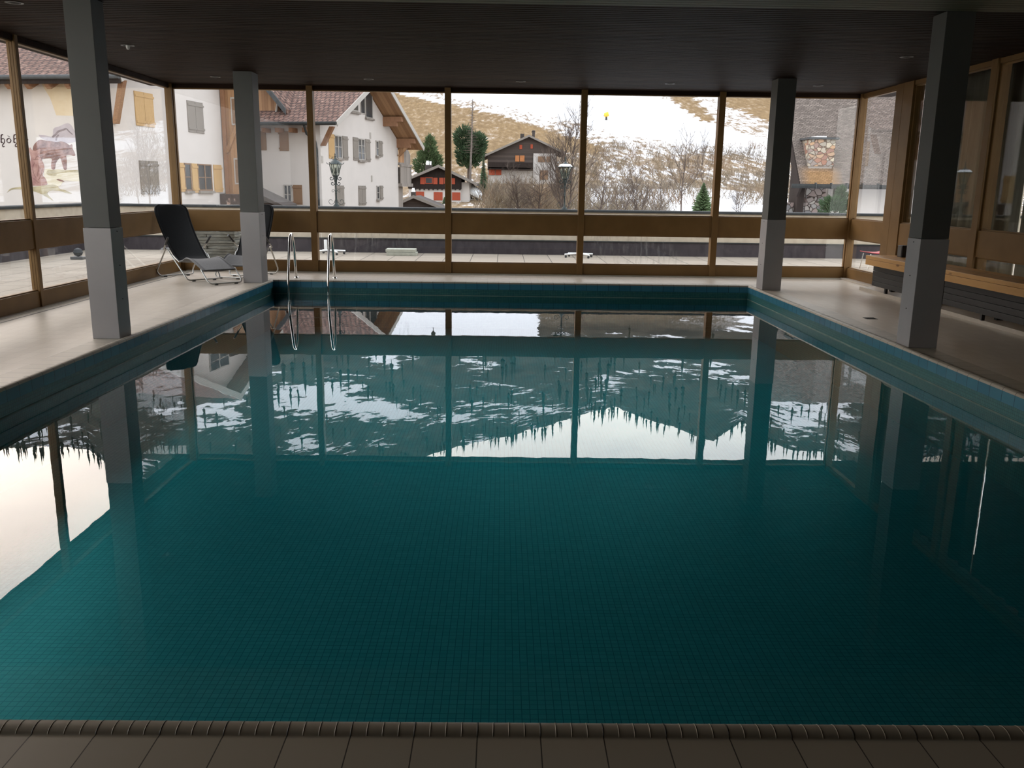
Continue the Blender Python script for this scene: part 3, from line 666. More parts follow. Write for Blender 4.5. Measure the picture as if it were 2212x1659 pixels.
# ================================================================== OUTSIDE
SKY = 3.85
TZ = -0.03
def proj(p):
    X, Y, Z = p[0], p[1], p[2] - EYE
    cy, sy = math.cos(YAW), math.sin(YAW); X, Y = X*cy - Y*sy, X*sy + Y*cy
    cp, sp = math.cos(PITCH), math.sin(PITCH)
    d = Y*cp - Z*sp; v = -(Z*cp + Y*sp); u = X
    if d < 0.1: return (-9999, -9999)
    cr, sr = math.cos(ROLL), math.sin(ROLL); u, v = u*cr - v*sr, u*sr + v*cr
    return (W/2 + F*u/d, H/2 + F*v/d)
# ---- terrace
tf = MB()
tf.box(-10.3, 2.0, -0.25, WL - 0.14, 21.9, TZ); tf.box(WL - 0.14, YB + 0.12, -0.25, WR + 0.4, 21.9, TZ); tf.box(WR + 0.4, 11.0, -0.25, 14.3, 21.9, TZ)
struct('terrace_floor', tf, 'terrace', 'roof terrace of pale paving slabs outside the glazing', 'terrace')
def parapet(name, x0, y0, x1, y1, lab, nx, ny):
    """wall with a dark plinth towards the terrace (nx, ny points to the terrace) and a metal cap"""
    t_ = thing(name, lab, 'parapet wall', ((x0 + x1)/2, (y0 + y1)/2, TZ), kind='structure')
    MB().box(x0, y0, TZ, x1, y1, 1.0).build('wall_face', 'parapet', t_)
    if ny: MB().box(x0, y0 - 0.02, TZ, x1, y0 + 0.02, 0.30).build('dark_plinth', 'base_dark', t_); MB().box(x0, y0 - 0.035, 0.29, x1, y0, 0.318).build('plinth_edge', 'cap', t_)
    elif nx > 0: MB().box(x1 - 0.02, y0, TZ, x1 + 0.02, y1, 0.30).build('dark_plinth', 'base_dark', t_)
    else: MB().box(x0 - 0.02, y0, TZ, x0 + 0.02, y1, 0.30).build('dark_plinth', 'base_dark', t_)
    MB().box(x0 - 0.04, y0 - 0.04, 1.0, x1 + 0.04, y1 + 0.04, 1.045).build('metal_cap', 'cap', t_, bevel=0.004)
    MB().box(x0 - 0.045*(1 if nx < 0 or ny else 0), y0 + 0.06, 1.045, x1, y1 + 0.02, 1.058).build('cap_edge', 'gutter', t_)
    return t_
parapet('parapet_back', -10.3, 21.5, 14.3, 21.9, 'low rendered parapet along the far terrace edge with a dark stained plinth', 0, -1)
parapet('parapet_left', -10.3, 2.0, -9.95, 21.5, 'low rendered parapet along the left terrace edge', 1, 0)
parapet('parapet_right', 14.0, 11.0, 14.3, 21.5, 'low rendered parapet along the right terrace edge', -1, 0)
# ---- things on the terrace
x0, x1 = aty(414, 520, 18.3).x, aty(517, 520, 18.3).x
z = TZ; k = 0
words = ['lowest', 'second lowest', 'third from the ground', 'fourth from the ground', 'fifth from the ground', 'sixth from the ground', 'seventh from the ground', 'eighth from the ground', 'ninth from the ground', 'third from the top', 'second from the top', 'topmost']
for i in range(12):
    h_ = 0.058; j = [random.uniform(-0.03, 0.03) for _ in range(4)]
    xs = [x0 + j[0], x1 + j[1]]
    if i % 4 == 1: cut = x0 + (x1 - x0)*0.42
    else: cut = None
    for q, (a, b_) in enumerate([(xs[0], xs[1])] if cut is None else [(xs[0], cut - 0.008), (cut + 0.008, xs[1])]):
        n_ = 7; top = []
        outl = [(a, 18.0 + j[2]), (a + (b_ - a)*0.5, 17.97 + j[3]), (b_, 18.0 - j[2]), (b_ + 0.015, 18.3), (b_ - 0.02, 18.6 + j[3]), (a + 0.02, 18.62), (a - 0.012, 18.3)]
        o = MB().prism(outl, 'z', z + 0.001, z + h_ - 0.004).build('stone_slab', 'slate', None, bevel=0.006)
        side = '' if cut is None else (' (short piece)' if q == 0 else ' (long piece)')
        tag(o, 'rough slate slab behind the loungers, %s in its stack%s' % (words[i], side.replace('(', '').replace(')', '')), 'stone slab', 'slabs stacked on the terrace')
    z += h_
def parasol_stand(px, py, label, post=True):
    p = aty(px, py, 20.75); t_ = thing('parasol_stand', label, 'parasol stand', (p.x, p.y, TZ), group='parasol stands on the terrace')
    for a in (0.35, -0.9):
        c, s_ = math.cos(a)*0.36, math.sin(a)*0.36
        MB().tube([(p.x - c, p.y - s_, TZ + 0.075), (p.x, p.y, TZ + 0.095), (p.x + c, p.y + s_, TZ + 0.075)], 0.02, 8).build('foot_bar', 'white_plastic', t_, smooth=True)
        for e in (-1, 1): MB().lathe([(0.012, 0), (0.028, 0.012), (0.028, 0.04), (0.012, 0.06)], (p.x + e*c*0.92, p.y + e*s_*0.92, TZ), 10).build('caster', 'black_metal', t_, smooth=True)
    if post: MB().lathe([(0.035, 0.09), (0.035, 0.33), (0.028, 0.34)], (p.x - 0.1, p.y, TZ), 12).build('post', 'white_plastic', t_, smooth=True)
    return t_
parasol_stand(713, 546, 'white cross-shaped parasol stand on the terrace behind the pool ladder')
parasol_stand(1250, 550, 'white parasol stand on the terrace, half hidden by the middle window post', False)
p = aty(866, 546, 20.55)
t_ = thing('paving_stack', 'two pale concrete slabs stacked on the terrace near the far parapet', 'concrete slabs', (p.x, p.y, TZ))
MB().box(p.x - 0.34, p.y, TZ, p.x + 0.36, p.y + 0.4, TZ + 0.075).build('lower_slab', 'concrete', t_, bevel=0.006)
MB().box(p.x - 0.36, p.y + 0.01, TZ + 0.08, p.x + 0.33, p.y + 0.41, TZ + 0.15).build('upper_slab', 'concrete', t_, bevel=0.006)
p = atz(170, 560, TZ)
t_ = thing('terrace_lamp', 'small dark round lamp on the terrace floor behind the left near column', 'lamp', (p.x, p.y, TZ))
MB().box(p.x - 0.13, p.y - 0.1, TZ, p.x + 0.13, p.y + 0.1, TZ + 0.06).build('base', 'plastic_grey', t_, bevel=0.01)
MB().lathe([(0.01, 0.06), (0.07, 0.08), (0.095, 0.14), (0.07, 0.21), (0.01, 0.235)], (p.x, p.y, TZ), 14).build('globe', 'gutter', t_, smooth=True)
cx, cy = 7.25, 17.0
t_ = thing('red_chair', 'red plastic chair with a chrome frame outside the narrow right window', 'chair', (cx, cy, TZ))
sh = smooth_path([(cx - 0.22, 0, 0.43), (cx - 0.05, 0, 0.41), (cx + 0.15, 0, 0.42), (cx + 0.22, 0, 0.50), (cx + 0.27, 0, 0.78)], 5); vs_ = []
for q in sh: vs_ += [(q.x, cy - 0.22, q.z), (q.x, cy + 0.22, q.z)]
o = MB().add(vs_, [(2*i, 2*i + 1, 2*i + 3, 2*i + 2) for i in range(len(sh) - 1)]).build('seat_shell', 'red_plastic', t_, smooth=True); md = o.modifiers.new('thick', 'SOLIDIFY'); md.thickness = 0.014
for sx in (-0.2, 0.2):
    for sy in (-0.2, 0.2): MB().tube([(cx + sx*1.1, cy + sy, TZ), (cx + sx*0.8, cy + sy*0.9, 0.40)], 0.011, 8).build('leg', 'chrome', t_, smooth=True)
# ---- ornate lamps standing on the parapet
def lamp(px, label, snowy):
    b = aty(px, 451, 21.7); x, y, z = b.x, b.y, 1.058
    t_ = thing('street_lamp', label, 'street lamp', (x, y, z), group='ornate lamps on the parapet')
    MB().lathe([(0.075, 0), (0.07, 0.03), (0.035, 0.06), (0.022, 0.12), (0.018, 0.30), (0.026, 0.32), (0.018, 0.34), (0.017, 0.52), (0.03, 0.56), (0.04, 0.64), (0.062, 0.70), (0.066, 0.73)], (x, y, z), 12).build('post', 'iron', t_, smooth=True)
    def scroll(cx_, cz, r, s_, turns=1.4, ang=0.0, az=0.0):
        pts = []
        for i in range(15):
            a = ang + s_*i/14*turns*2*PI*0.75; rr = r*(1 - 0.72*i/14)
            u = cx_ + rr*math.cos(a); pts.append((x + u*math.cos(az), y + u*math.sin(az), z + cz + rr*math.sin(a)))
        return pts
    for az in (0, PI/2, PI, 3*PI/2):
        for c_, z_, r_, s_, w_ in ((0.125, 0.12, 0.085, 1, 0.0055), (0.07, 0.36, 0.045, -1, 0.005), (0.075, 0.545, 0.05, 1, 0.009), (0.10, 0.665, 0.05, 1, 0.010)):
            MB().tube(scroll(c_, z_, r_, s_, 1.35, PI, az), w_, 5).build('scroll', 'iron', t_, smooth=True)
    R0_, R1_, z0, z1 = 0.076, 0.146, 0.73, 1.005
    g = MB().lathe([(R0_ - 0.004, z0 + 0.005), (R1_ - 0.006, z1 - 0.005)], (x, y, z), 6)
    g.build('lantern_glass', 'lantern_glass', t_)
    fr = MB()
    for k in range(6):
        a, a2 = k*PI/3, (k + 1)*PI/3
        P0 = (x + R0_*math.cos(a), y + R0_*math.sin(a), z + z0); P1 = (x + R1_*math.cos(a), y + R1_*math.sin(a), z + z1)
        Q0 = (x + R0_*math.cos(a2), y + R0_*math.sin(a2), z + z0); Q1 = (x + R1_*math.cos(a2), y + R1_*math.sin(a2), z + z1)
        fr.tube([P0, P1], 0.009, 5); fr.tube([P0, Q0], 0.009, 5); fr.tube([P1, Q1], 0.011, 5)
        am = (a + a2)/2
        fr.tube([(x + (R0_ + (R1_ - R0_)*w_)*0.87*math.cos(am + o_), y + (R0_ + (R1_ - R0_)*w_)*0.87*math.sin(am + o_), z + z0 + (z1 - z0)*w_) for w_, o_ in ((0.2, 0), (0.45, 0.25), (0.7, 0), (0.45, -0.25), (0.2, 0))], 0.004, 4)
    fr.build('lantern_frame', 'iron', t_)
    MB().lathe([(0.012, 0.74), (0.02, 0.80), (0.018, 0.88), (0.005, 0.92)], (x, y, z), 8).build('bulb_holder', 'iron', t_)
    MB().lathe([(0.166, 1.0), (0.15, 1.02), (0.09, 1.075), (0.03, 1.11), (0.012, 1.15)], (x, y, z), 12).build('lantern_roof', 'iron', t_, smooth=True)
    if snowy: MB().lathe([(0.160, 1.012), (0.169, 1.016), (0.160, 1.034), (0.118, 1.074), (0.105, 1.076), (0.100, 1.064)], (x, y, z), 12).build('snow_cover', 'snow', t_, smooth=True)
    fi = MB().lathe([(0.012, 1.14), (0.022, 1.17), (0.01, 1.20), (0.016, 1.225), (0.002, 1.26)], (x, y, z), 8)
    if not snowy:
        for s_ in (0, PI): MB().tube(scroll(0.055, 1.14, 0.038, 1, 1.3, PI, s_), 0.006, 5).build('scroll', 'iron', t_, smooth=True)
    for k in range(6):
        a = k*PI/3; MB().tube([(x + 0.16*math.cos(a), y + 0.16*math.sin(a), z + 1.0), (x + 0.19*math.cos(a), y + 0.19*math.sin(a), z + 1.005), (x + 0.215*math.cos(a), y + 0.215*math.sin(a), z + 1.035)], 0.008, 5).build('horn', 'iron', t_, smooth=True)
    fi.build('finial', 'iron', t_, smooth=True)
lamp(727, 'ornate wrought-iron lamp in front of the white gabled house', False)
lamp(1219, 'ornate wrought-iron lamp with a snowy roof in front of the bare trees', True)

# ---- houses
def win_parts(t_, face, a0, a1, z0, z1, sill=True, mull=1, fmat='frame_white', pmat='pane_dark', bars=1):
    T = (lambda a, d, z: (d, a, z)) if face == 'g' else (lambda a, d, z: (-a, -d, z))
    def bx(mb, a, b_, d0, d1, za, zb):
        p, q = T(a, d0, za), T(b_, d1, zb); return mb.box(p[0], p[1], za, q[0], q[1], zb)
    w_ = 0.07; f = MB()
    bx(f, a0, a0 + w_, 0.0, 0.05, z0, z1); bx(f, a1 - w_, a1, 0.0, 0.05, z0, z1); bx(f, a0, a1, 0.0, 0.05, z1 - w_, z1); bx(f, a0, a1, 0.0, 0.05, z0, z0 + w_)
    for k in range(mull): c = a0 + (a1 - a0)*(k + 1)/(mull + 1); bx(f, c - 0.04, c + 0.04, 0.0, 0.052, z0, z1)
    for k in range(bars): c = z0 + (z1 - z0)*(k + 1)/(bars + 1); bx(f, a0, a1, 0.0, 0.045, c - 0.02, c + 0.02)
    o = f.build('window', fmat, t_)
    bx(MB(), 0, 0, 0, 0, 0, 0); g = MB(); bx(g, a0 + 0.01, a1 - 0.01, 0.004, 0.02, z0 + 0.01, z1 - 0.01); g.build('pane', pmat, o)
    if sill: s_ = MB(); bx(s_, a0 - 0.06, a1 + 0.06, 0.0, 0.16, z0 - 0.13, z0); s_.build('sill', 'wood_grey', o)
    return o
def shutter(t_, face, a0, a1, z0, z1, mat, hatch=0.12):
    T = (lambda a, d: (d, a)) if face == 'g' else (lambda a, d: (-a, -d))
    p, q = T(a0, 0.0), T(a1, 0.05); o = MB().box(p[0], p[1], z0, q[0], q[1], z1).build('shutter', mat, t_, bevel=0.008)
    h = z1 - z0
    for zz in (z0 + hatch*h, z1 - hatch*h):
        p, q = T(a0 + 0.03, 0.045), T(a1 + 0.05, 0.075); MB().box(p[0], p[1], zz - 0.05, q[0], q[1], zz + 0.05).build('batten', mat, o)
    return o
def gable_house(name, label, origin, ang, depth, apexY, apexZ, endY, eave, verge, back, endz, wallz0, verge_mat, rooft, soff, group=None, zoff=0.30):
    """local frame: +y runs along the gable wall (x = 0), the roof ridge runs along -x; eave = (y, z) of the near eave, back = (y, z) of the far eave"""
    t_ = thing(name, label, 'house', (origin[0], origin[1], 0), ang, world=False, group=group)
    s0 = (apexZ - eave[1])/(apexY - eave[0]); s1 = (apexZ - back[1])/(back[0] - apexY)
    za = eave[1] + s0*(0 - eave[0]) - zoff; zb = apexZ - s1*(endY - apexY) - zoff
    MB().prism([(0, wallz0), (endY, wallz0), (endY, zb), (apexY, apexZ - zoff), (0, za)], 'x', -depth, 0).build('wall', 'plaster', t_)
    # roof slabs, boarded underneath
    for (ya, zA), (yb, zB) in ((eave, (apexY, apexZ)), ((apexY, apexZ), back)):
        nrm = Vector((0, -(zB - zA), yb - ya)).normalized()
        q = lambda y, z, d: (y + nrm.y*d, z + nrm.z*d)
        MB().prism([q(ya, zA, -0.10), q(yb, zB, -0.10), q(yb, zB, 0.0), q(ya, zA, 0.0)], 'x', -depth - 0.5, verge).build('roof', rooft, t_)
        MB().prism([q(ya, zA, -0.22), q(yb, zB, -0.22), q(yb, zB, -0.104), q(ya, zA, -0.104)], 'x', -depth - 0.4, verge - 0.06).build('soffit', soff, t_)
        MB().prism([q(ya, zA, -0.30), q(yb, zB, -0.30), q(yb, zB, 0.03), q(ya, zA, 0.03)], 'x', verge - 0.01, verge + 0.05).build('verge_board', verge_mat, t_)
    return t_, s0, s1, za, zb
# mural house
uA = Vector((0.168, 0.986)).normalized(); A0 = Vector((-17.69, 41.17)); angA = math.atan2(-uA.x, uA.y)
hA, s0, s1, zaA, zbA = gable_house('house', 'white plaster house at the left with a painted bear mural and lettering', A0, angA, 14.0, 8.6, 10.2, 14.0, (-0.9, 6.13), 1.1, (14.9, 7.35), 0, -4.0, 'frame_white', 'roof_red', 'soffit')
MB().tube([(-14.4, -1.0, 6.05), (1.15, -1.0, 6.05)], 0.10, 8).build('gutter', 'gutter', hA, smooth=True)
MB().box(-14.4, -0.93, 5.78, 1.1, -0.82, 6.02).build('eave_board', 'wood_black', hA)
for k in range(14):
    x = -0.55 - k*0.98
    MB().prism([(-0.80, 5.72), (-0.62, 5.58), (0.1, 5.95), (0.1, 6.22), (-0.80, 5.92)], 'x', x - 0.11, x + 0.11).build('rafter_tail', 'wood_brown', hA)
MB().hexa([(0.0, -0.02, 4.15), (0.0, 0.24, 4.15), (0.22, 0.24, 4.15), (0.22, -0.02, 4.15)], [(0.86, -0.62, 5.95), (0.86, -0.34, 5.95), (1.10, -0.34, 5.95), (1.10, -0.62, 5.95)]).build('strut', 'wood_brown', hA)
for a0, a1, z0, z1, mt in ((1.87, 2.63, 4.2, 5.77, 'shutter_tan'), (2.66, 3.43, 4.2, 5.77, 'shutter_tan'), (1.86, 2.64, 1.03, 2.6, 'shutter_grey'), (2.67, 3.45, 1.03, 2.6, 'shutter_grey'),
                           (6.66, 7.45, 4.2, 5.8, 'shutter_grey'), (7.48, 8.29, 4.2, 5.8, 'shutter_grey'), (5.25, 5.92, 1.13, 2.6, 'shutter_tan'), (6.72, 7.30, 1.08, 2.6, 'shutter_tan'), (9.08, 10.0, 1.1, 2.6, 'shutter_tan')):
    shutter(hA, 'g', a0, a1, z0, z1, mt)
win_parts(hA, 'g', 5.94, 6.62, 1.18, 2.6, True, 0, 'shutter_brown'); win_parts(hA, 'g', 7.32, 8.85, 1.18, 2.6, True, 1, 'shutter_brown')
win_parts(hA, 'g', 7.3, 9.6, 7.3, 8.4, False, 1, 'frame_white')
# mural
def onA(px, py):
    n = Vector((uA.x, uA.y, 0)); d = ray(px, py); q = EYEP + d*((Vector((A0.x, A0.y, 0)) - EYEP).dot(n)/d.dot(n))
    w_ = Vector((uA.y, -uA.x)); return ((q.x - A0.x)*w_.x + (q.y - A0.y)*w_.y, q.z)
def zpx(pts): return [onA(x/8.294, 260 + y/8.294) for x, y in pts]          # detail-view coordinates of the mural
lay = [0.004]
def mural(name, pts, mat, dense=True):
    P = zpx(pts)
    if dense:
        q = [(x, 0, z) for x, z in P]; q = smooth_path(q + [q[0]], 3); P = [(v.x, v.z) for v in q[:-1]]
    lay[0] += 0.0012
    return MB().prism(P, 'y', -lay[0], 0.0).build(name, mat, hA, tri=True)
def stroke(mb, pts, w_):
    P = smooth_path([(x, 0, z) for x, z in zpx(pts)], 5)
    for i in range(len(P) - 1):
        a, b_ = P[i], P[i + 1]; d = (b_ - a); 
        if d.length < 1e-5: continue
        d.normalize(); nn = Vector((-d.z, 0, d.x))
        ww = w_*(0.55 + 0.45*abs(d.z + d.x)/1.42)
        mb.hexa([(a - nn*ww - d*0.004)[:], (a + nn*ww - d*0.004)[:], (b_ + nn*ww + d*0.004)[:], (b_ - nn*ww + d*0.004)[:]], [(v[0], -0.02, v[2]) for v in ((a - nn*ww)[:], (a + nn*ww)[:], (b_ + nn*ww)[:], (b_ - nn*ww)[:])])
mural('mural_yellow_wash', [(740, -660), (1300, -650), (1420, -640), (1420, -250), (1330, -80), (1010, -90), (900, -400)], 'p_straw', False)  # flat yellow wash of the mural, one straw-coloured paint
mural('mural_mountain', [(690, 260), (820, 270), (940, 290), (960, 150), (1060, 110), (1200, 50), (1280, 90), (1330, 180), (1400, 300), (1300, 400), (1000, 400), (760, 330)], 'p_mount')
mb = MB(); stroke(mb, [(940, 300), (1000, 250), (1050, 195), (1130, 170), (1190, 150), (1240, 200), (1300, 250)], 0.035); stroke(mb, [(1005, 360), (1020, 300), (1050, 260)], 0.03); mb.build('mural_ridge_line', 'p_mline', hA)
mural('mural_meadow', [(790, 890), (860, 865), (960, 880), (1150, 880), (1300, 890), (1500, 905), (1500, 1080), (1300, 1090), (1150, 1080), (1080, 1170), (950, 1180), (820, 1100)], 'p_sand')
mural('mural_turf', [(830, 945), (870, 885), (1000, 895), (1180, 885), (1480, 895), (1480, 930), (1200, 935), (1040, 955), (1000, 990), (880, 985)], 'p_grass')
mural('mural_stone', [(1010, 1060), (1060, 1050), (1155, 1090), (1110, 1098), (1050, 1080)], 'p_bear')
mural('mural_ground', [(560, 1190), (700, 1180), (900, 1150), (1010, 1160), (1080, 1230), (1170, 1250), (1290, 1310), (1180, 1300), (1060, 1260), (900, 1260), (850, 1320), (960, 1440), (850, 1380), (700, 1300), (580, 1260)], 'p_grass')
mural('mural_ground', [(130, 1290), (180, 1230), (260, 1205), (400, 1190), (400, 1230), (260, 1235), (190, 1250)], 'p_grass')
mural('mural_standing_bear', [(590, 520), (610, 440), (680, 365), (740, 345), (830, 365), (920, 372), (1010, 388), (1100, 375), (1180, 400), (1250, 445), (1285, 425), (1300, 450), (1300, 500), (1330, 560), (1348, 625), (1320, 640), (1265, 620), (1190, 630), (1195, 700), (1195, 870), (1150, 880), (1120, 790), (1085, 680), (1045, 700), (1000, 770), (985, 870), (930, 875), (920, 780), (930, 690), (850, 680), (770, 690), (700, 720), (620, 650)], 'p_bear')
mural('mural_sitting_bear', [(515, 510), (540, 485), (575, 530), (640, 545), (720, 505), (715, 580), (720, 650), (755, 720), (790, 800), (790, 900), (760, 980), (810, 1030), (845, 1110), (840, 1150), (760, 1170), (620, 1170), (560, 1150), (545, 1000), (540, 880), (535, 770), (555, 700), (545, 620), (530, 570)], 'p_cub')
mb = MB()
for q in ([(620, 760), (590, 860), (620, 980), (660, 1040)], [(700, 800), (690, 900), (670, 1010)], [(760, 860), (740, 980), (690, 1070)], [(560, 1010), (640, 1070), (700, 1120)], [(600, 700), (680, 700), (750, 720)], [(1270, 545), (1290, 540)], [(640, 690), (660, 650), (700, 640)]): stroke(mb, q, 0.008)
mb.build('mural_bear_lines', 'p_line', hA)
lt = MB()
for dx in (0, 228):
    stroke(lt, [(55 + dx, 255), (30 + dx, 262), (22 + dx, 300), (26 + dx, 395)], 0.0252); stroke(lt, [(26 + dx, 340), (58 + dx, 322), (82 + dx, 350), (80 + dx, 395), (50 + dx, 440), (52 + dx, 472), (82 + dx, 465)], 0.0168)
    stroke(lt, [(12 + dx, 385), (35 + dx, 402), (48 + dx, 388)], 0.0168)
stroke(lt, [(160, 318), (128, 345), (132, 385), (160, 402), (192, 385), (196, 345), (162, 318)], 0.0189); stroke(lt, [(140, 275), (178, 300)], 0.0126)
stroke(lt, [(415, 262), (405, 300), (408, 390), (430, 400)], 0.0231)
stroke(lt, [(462, 365), (500, 352), (488, 328), (460, 345), (458, 385), (480, 404), (504, 392)], 0.0189)
lt.build('wall_lettering', 'p_text', hA)
# timber wing between the two white houses
tw = thing('timber_wing', 'brown boarded timber wing with a diagonal brace between the two white houses', 'house wing', (A0.x, A0.y, 0), angA, world=False)
Y0 = 10.4
def tloc(px, py, Yl, org=None, uu=None):
    """where the line of sight meets the vertical plane y = Yl of a house frame: local (x, z)"""
    org = org or A0; uu = uu or uA; n = Vector((uu.x, uu.y, 0)); d = ray(px, py); q = EYEP + d*(((Vector((org.x, org.y, 0)) - EYEP).dot(n) + Yl)/d.dot(n))
    return ((q.x - org.x)*uu.y - (q.y - org.y)*uu.x, q.z)
tw_r = tloc(538, 300, Y0)[0]
MB().prism([(0.02, -4), (tw_r, -4), (tw_r, 7.2), (0.02, 7.8)], 'y', Y0, Y0 + 1.5).build('boarded_wall', 'wood_warm', tw)
MB().prism([(tw_r + 0.4, 7.25), (-0.3, 8.1), (-0.3, 7.85), (tw_r + 0.4, 7.0)], 'y', Y0 - 0.7, Y0 + 1.6).build('roof', 'roof_red', tw)
MB().hexa([(0.15, Y0 - 0.16, 3.3), (0.38, Y0 - 0.16, 3.3), (0.38, Y0, 3.3), (0.15, Y0, 3.3)], [(1.02, Y0 - 0.16, 5.1), (1.25, Y0 - 0.16, 5.1), (1.25, Y0, 5.1), (1.02, Y0, 5.1)]).build('brace', 'soffit', tw)
MB().box(0.05, Y0 - 0.10, -3, 0.28, Y0 + 0.02, 7.3).build('corner_post', 'wood_brown', tw)
for z0, z1 in ((1.55, 3.0), (4.8, 6.3)):
    f_ = MB().box(0.62, Y0 - 0.05, z0, 1.45, Y0, z1).build('window', 'frame_white', tw); MB().box(0.70, Y0 - 0.06, z0 + 0.08, 1.37, Y0 - 0.03, z1 - 0.08).build('pane', 'shutter_brown', f_)
MB().box(0.0, Y0 - 0.7, -3.5, tw_r - 0.1, Y0 - 0.02, 1.0).build('brick_base', 'roof_red', tw)
MB().box(-0.3, Y0 - 0.75, 0.25, 0.0, Y0 - 0.02, 1.05).build('side_wall', 'wood_dark', tw)
# gabled house
uB = Vector((0.259, 0.966)).normalized(); B0 = Vector((-11.82, 58.39)); angB = math.atan2(-uB.x, uB.y)
hB, s0, s1, zaB, zbB = gable_house('house', 'white gabled house with grey shutters and a deep wooden roof overhang', B0, angB, 13.0, 6.5, 9.25, 13.4, (-1.12, 5.45), 1.67, (14.85, 4.62), 0, -3.0, 'frame_white', 'roof_red', 'soffit', zoff=0.34)
MB().tube([(-13.4, -1.22, 5.36), (1.70, -1.22, 5.36)], 0.115, 8).build('gutter', 'cap', hB, smooth=True)
MB().tube([(-0.5, -1.2, 5.25), (-0.5, -0.9, 4.75), (-0.28, -0.15, 4.3), (-0.22, -0.09, 3.8), (-0.22, -0.09, -2.5)], 0.075, 8).build('downpipe', 'cap', hB, smooth=True)
for k in range(9):
    x = -0.75 - k*0.96; MB().box(x - 0.13, -0.75, 4.85, x + 0.13, 0.05, 5.13).build('rafter_tail', 'wood_brown', hB)
MB().hexa([(-0.02, -0.02, 4.05), (-0.02, 0.26, 4.05), (0.26, 0.26, 4.05), (0.26, -0.02, 4.05)], [(1.0, -0.72, 5.2), (1.0, -0.42, 5.2), (1.28, -0.42, 5.2), (1.28, -0.72, 5.2)]).build('strut', 'wood_brown', hB)
for yy, zz in ((10.6, 6.72), (13.3, 5.28)):
    MB().box(-0.05, yy - 0.16, zz - 0.42, 1.5, yy + 0.16, zz - 0.06).build('purlin', 'wood_brown', hB); MB().box(-0.05, yy - 0.14, zz - 0.75, 1.1, yy + 0.14, zz - 0.42).build('corbel', 'wood_brown', hB)
MB().hexa([(0, 13.2, 3.9), (0, 13.45, 3.9), (0.22, 13.45, 3.9), (0.22, 13.2, 3.9)], [(1.05, 13.2, 4.95), (1.05, 13.45, 4.95), (1.28, 13.45, 4.95), (1.28, 13.2, 4.95)]).build('strut', 'soffit', hB)
win_parts(hB, 'g', 2.0, 3.12, 3.35, 4.85, True, 1, 'frame_white'); shutter(hB, 'g', 1.14, 1.97, 3.3, 4.88, 'shutter_tan'); shutter(hB, 'g', 3.28, 4.08, 3.28, 4.86, 'shutter_grey')
win_parts(hB, 'g', 5.78, 6.92, 3.35, 4.85, True, 1, 'frame_white', bars=2); shutter(hB, 'g', 4.96, 5.75, 3.3, 4.88, 'shutter_grey'); shutter(hB, 'g', 7.08, 7.9, 3.28, 4.86, 'shutter_grey')
win_parts(hB, 'g', 8.95, 9.5, 3.75, 4.86, True, 0, 'frame_white'); shutter(hB, 'g', 9.6, 10.2, 3.72, 4.87, 'shutter_grey')
for a0, a1, z0, z1, mt in ((1.9, 2.55, 0.2, 1.57, 'shutter_grey'), (2.58, 3.25, 0.2, 1.57, 'shutter_grey'), (5.68, 6.28, 0.2, 1.57, 'shutter_grey'), (6.31, 6.93, 0.2, 1.57, 'shutter_grey'), (9.6, 10.15, 0.55, 1.6, 'shutter_grey')): shutter(hB, 'g', a0, a1, z0, z1, mt)
win_parts(hB, 'g', 8.95, 9.48, 0.58, 1.58, True, 0, 'frame_white')
win_parts(hB, 'g', 6.35, 7.15, 6.55, 8.6, False, 0, 'frame_white', bars=0); win_parts(hB, 'g', 7.2, 8.5, 6.35, 8.3, True, 0, 'frame_white', bars=0)
f_ = MB().prism([(4.55, 6.62), (5.95, 6.62), (5.95, 7.55)], 'x', 0, 0.06).build('window', 'frame_white', hB); MB().prism([(4.95, 6.72), (5.85, 6.72), (5.85, 7.32)], 'x', 0.05, 0.07).build('pane', 'pane_dark', f_)
MB().box(0, 4.4, 6.46, 0.18, 6.1, 6.6).build('sill', 'wood_grey', f_)
for yy, zz in ((8.0, 5.15), (8.1, 2.1), (0.15, 3.2)): MB().box(0, yy - 0.09, zz - 0.22, 0.05, yy + 0.09, zz + 0.22).build('air_vent', 'frame_white', hB)
shutter(hB, 'e', 2.24, 2.9, 3.72, 4.97, 'shutter_brown'); shutter(hB, 'e', 3.86, 4.4, 3.75, 4.97, 'shutter_brown'); shutter(hB, 'e', 1.42, 2.06, 0.3, 1.57, 'shutter_brown')
win_parts(hB, 'e', 2.17, 2.76, 0.3, 1.57, True, 1, 'frame_white')
# boarded dormer on the near roof slope
zq = tloc(590, 239, 0, B0, uB)[1]; bq = tloc(590, 239, 1, B0, uB)[1] - zq
Yd = (zq - 6.009)/(0.499 - bq)
D = lambda px, py: tloc(px, py, Yd, B0, uB)
dl, dr_, dt = D(520, 240), D(604, 240), D(552, 150)
dw = MB().prism([(dl[0], dl[1] - 0.3), (dr_[0], dr_[1] - 0.3), (dr_[0], D(604, 214)[1]), (dt[0], dt[1]), (dl[0], D(520, 190)[1])], 'y', Yd, Yd + 4.0).build('dormer', 'wood_warm', hB)
re_ = D(629, 238); ra = D(552, 142)
MB().prism([re_, ra, (ra[0], ra[1] - 0.22), (re_[0], re_[1] - 0.22)], 'y', Yd - 0.7, Yd + 5.0).build('dormer_roof', 'roof_red', dw)
MB().prism([(re_[0], re_[1] + 0.05), (ra[0], ra[1] + 0.05), (ra[0], ra[1] - 0.42), (re_[0], re_[1] - 0.34)], 'y', Yd - 0.78, Yd - 0.7).build('dormer_verge', 'gutter', dw)
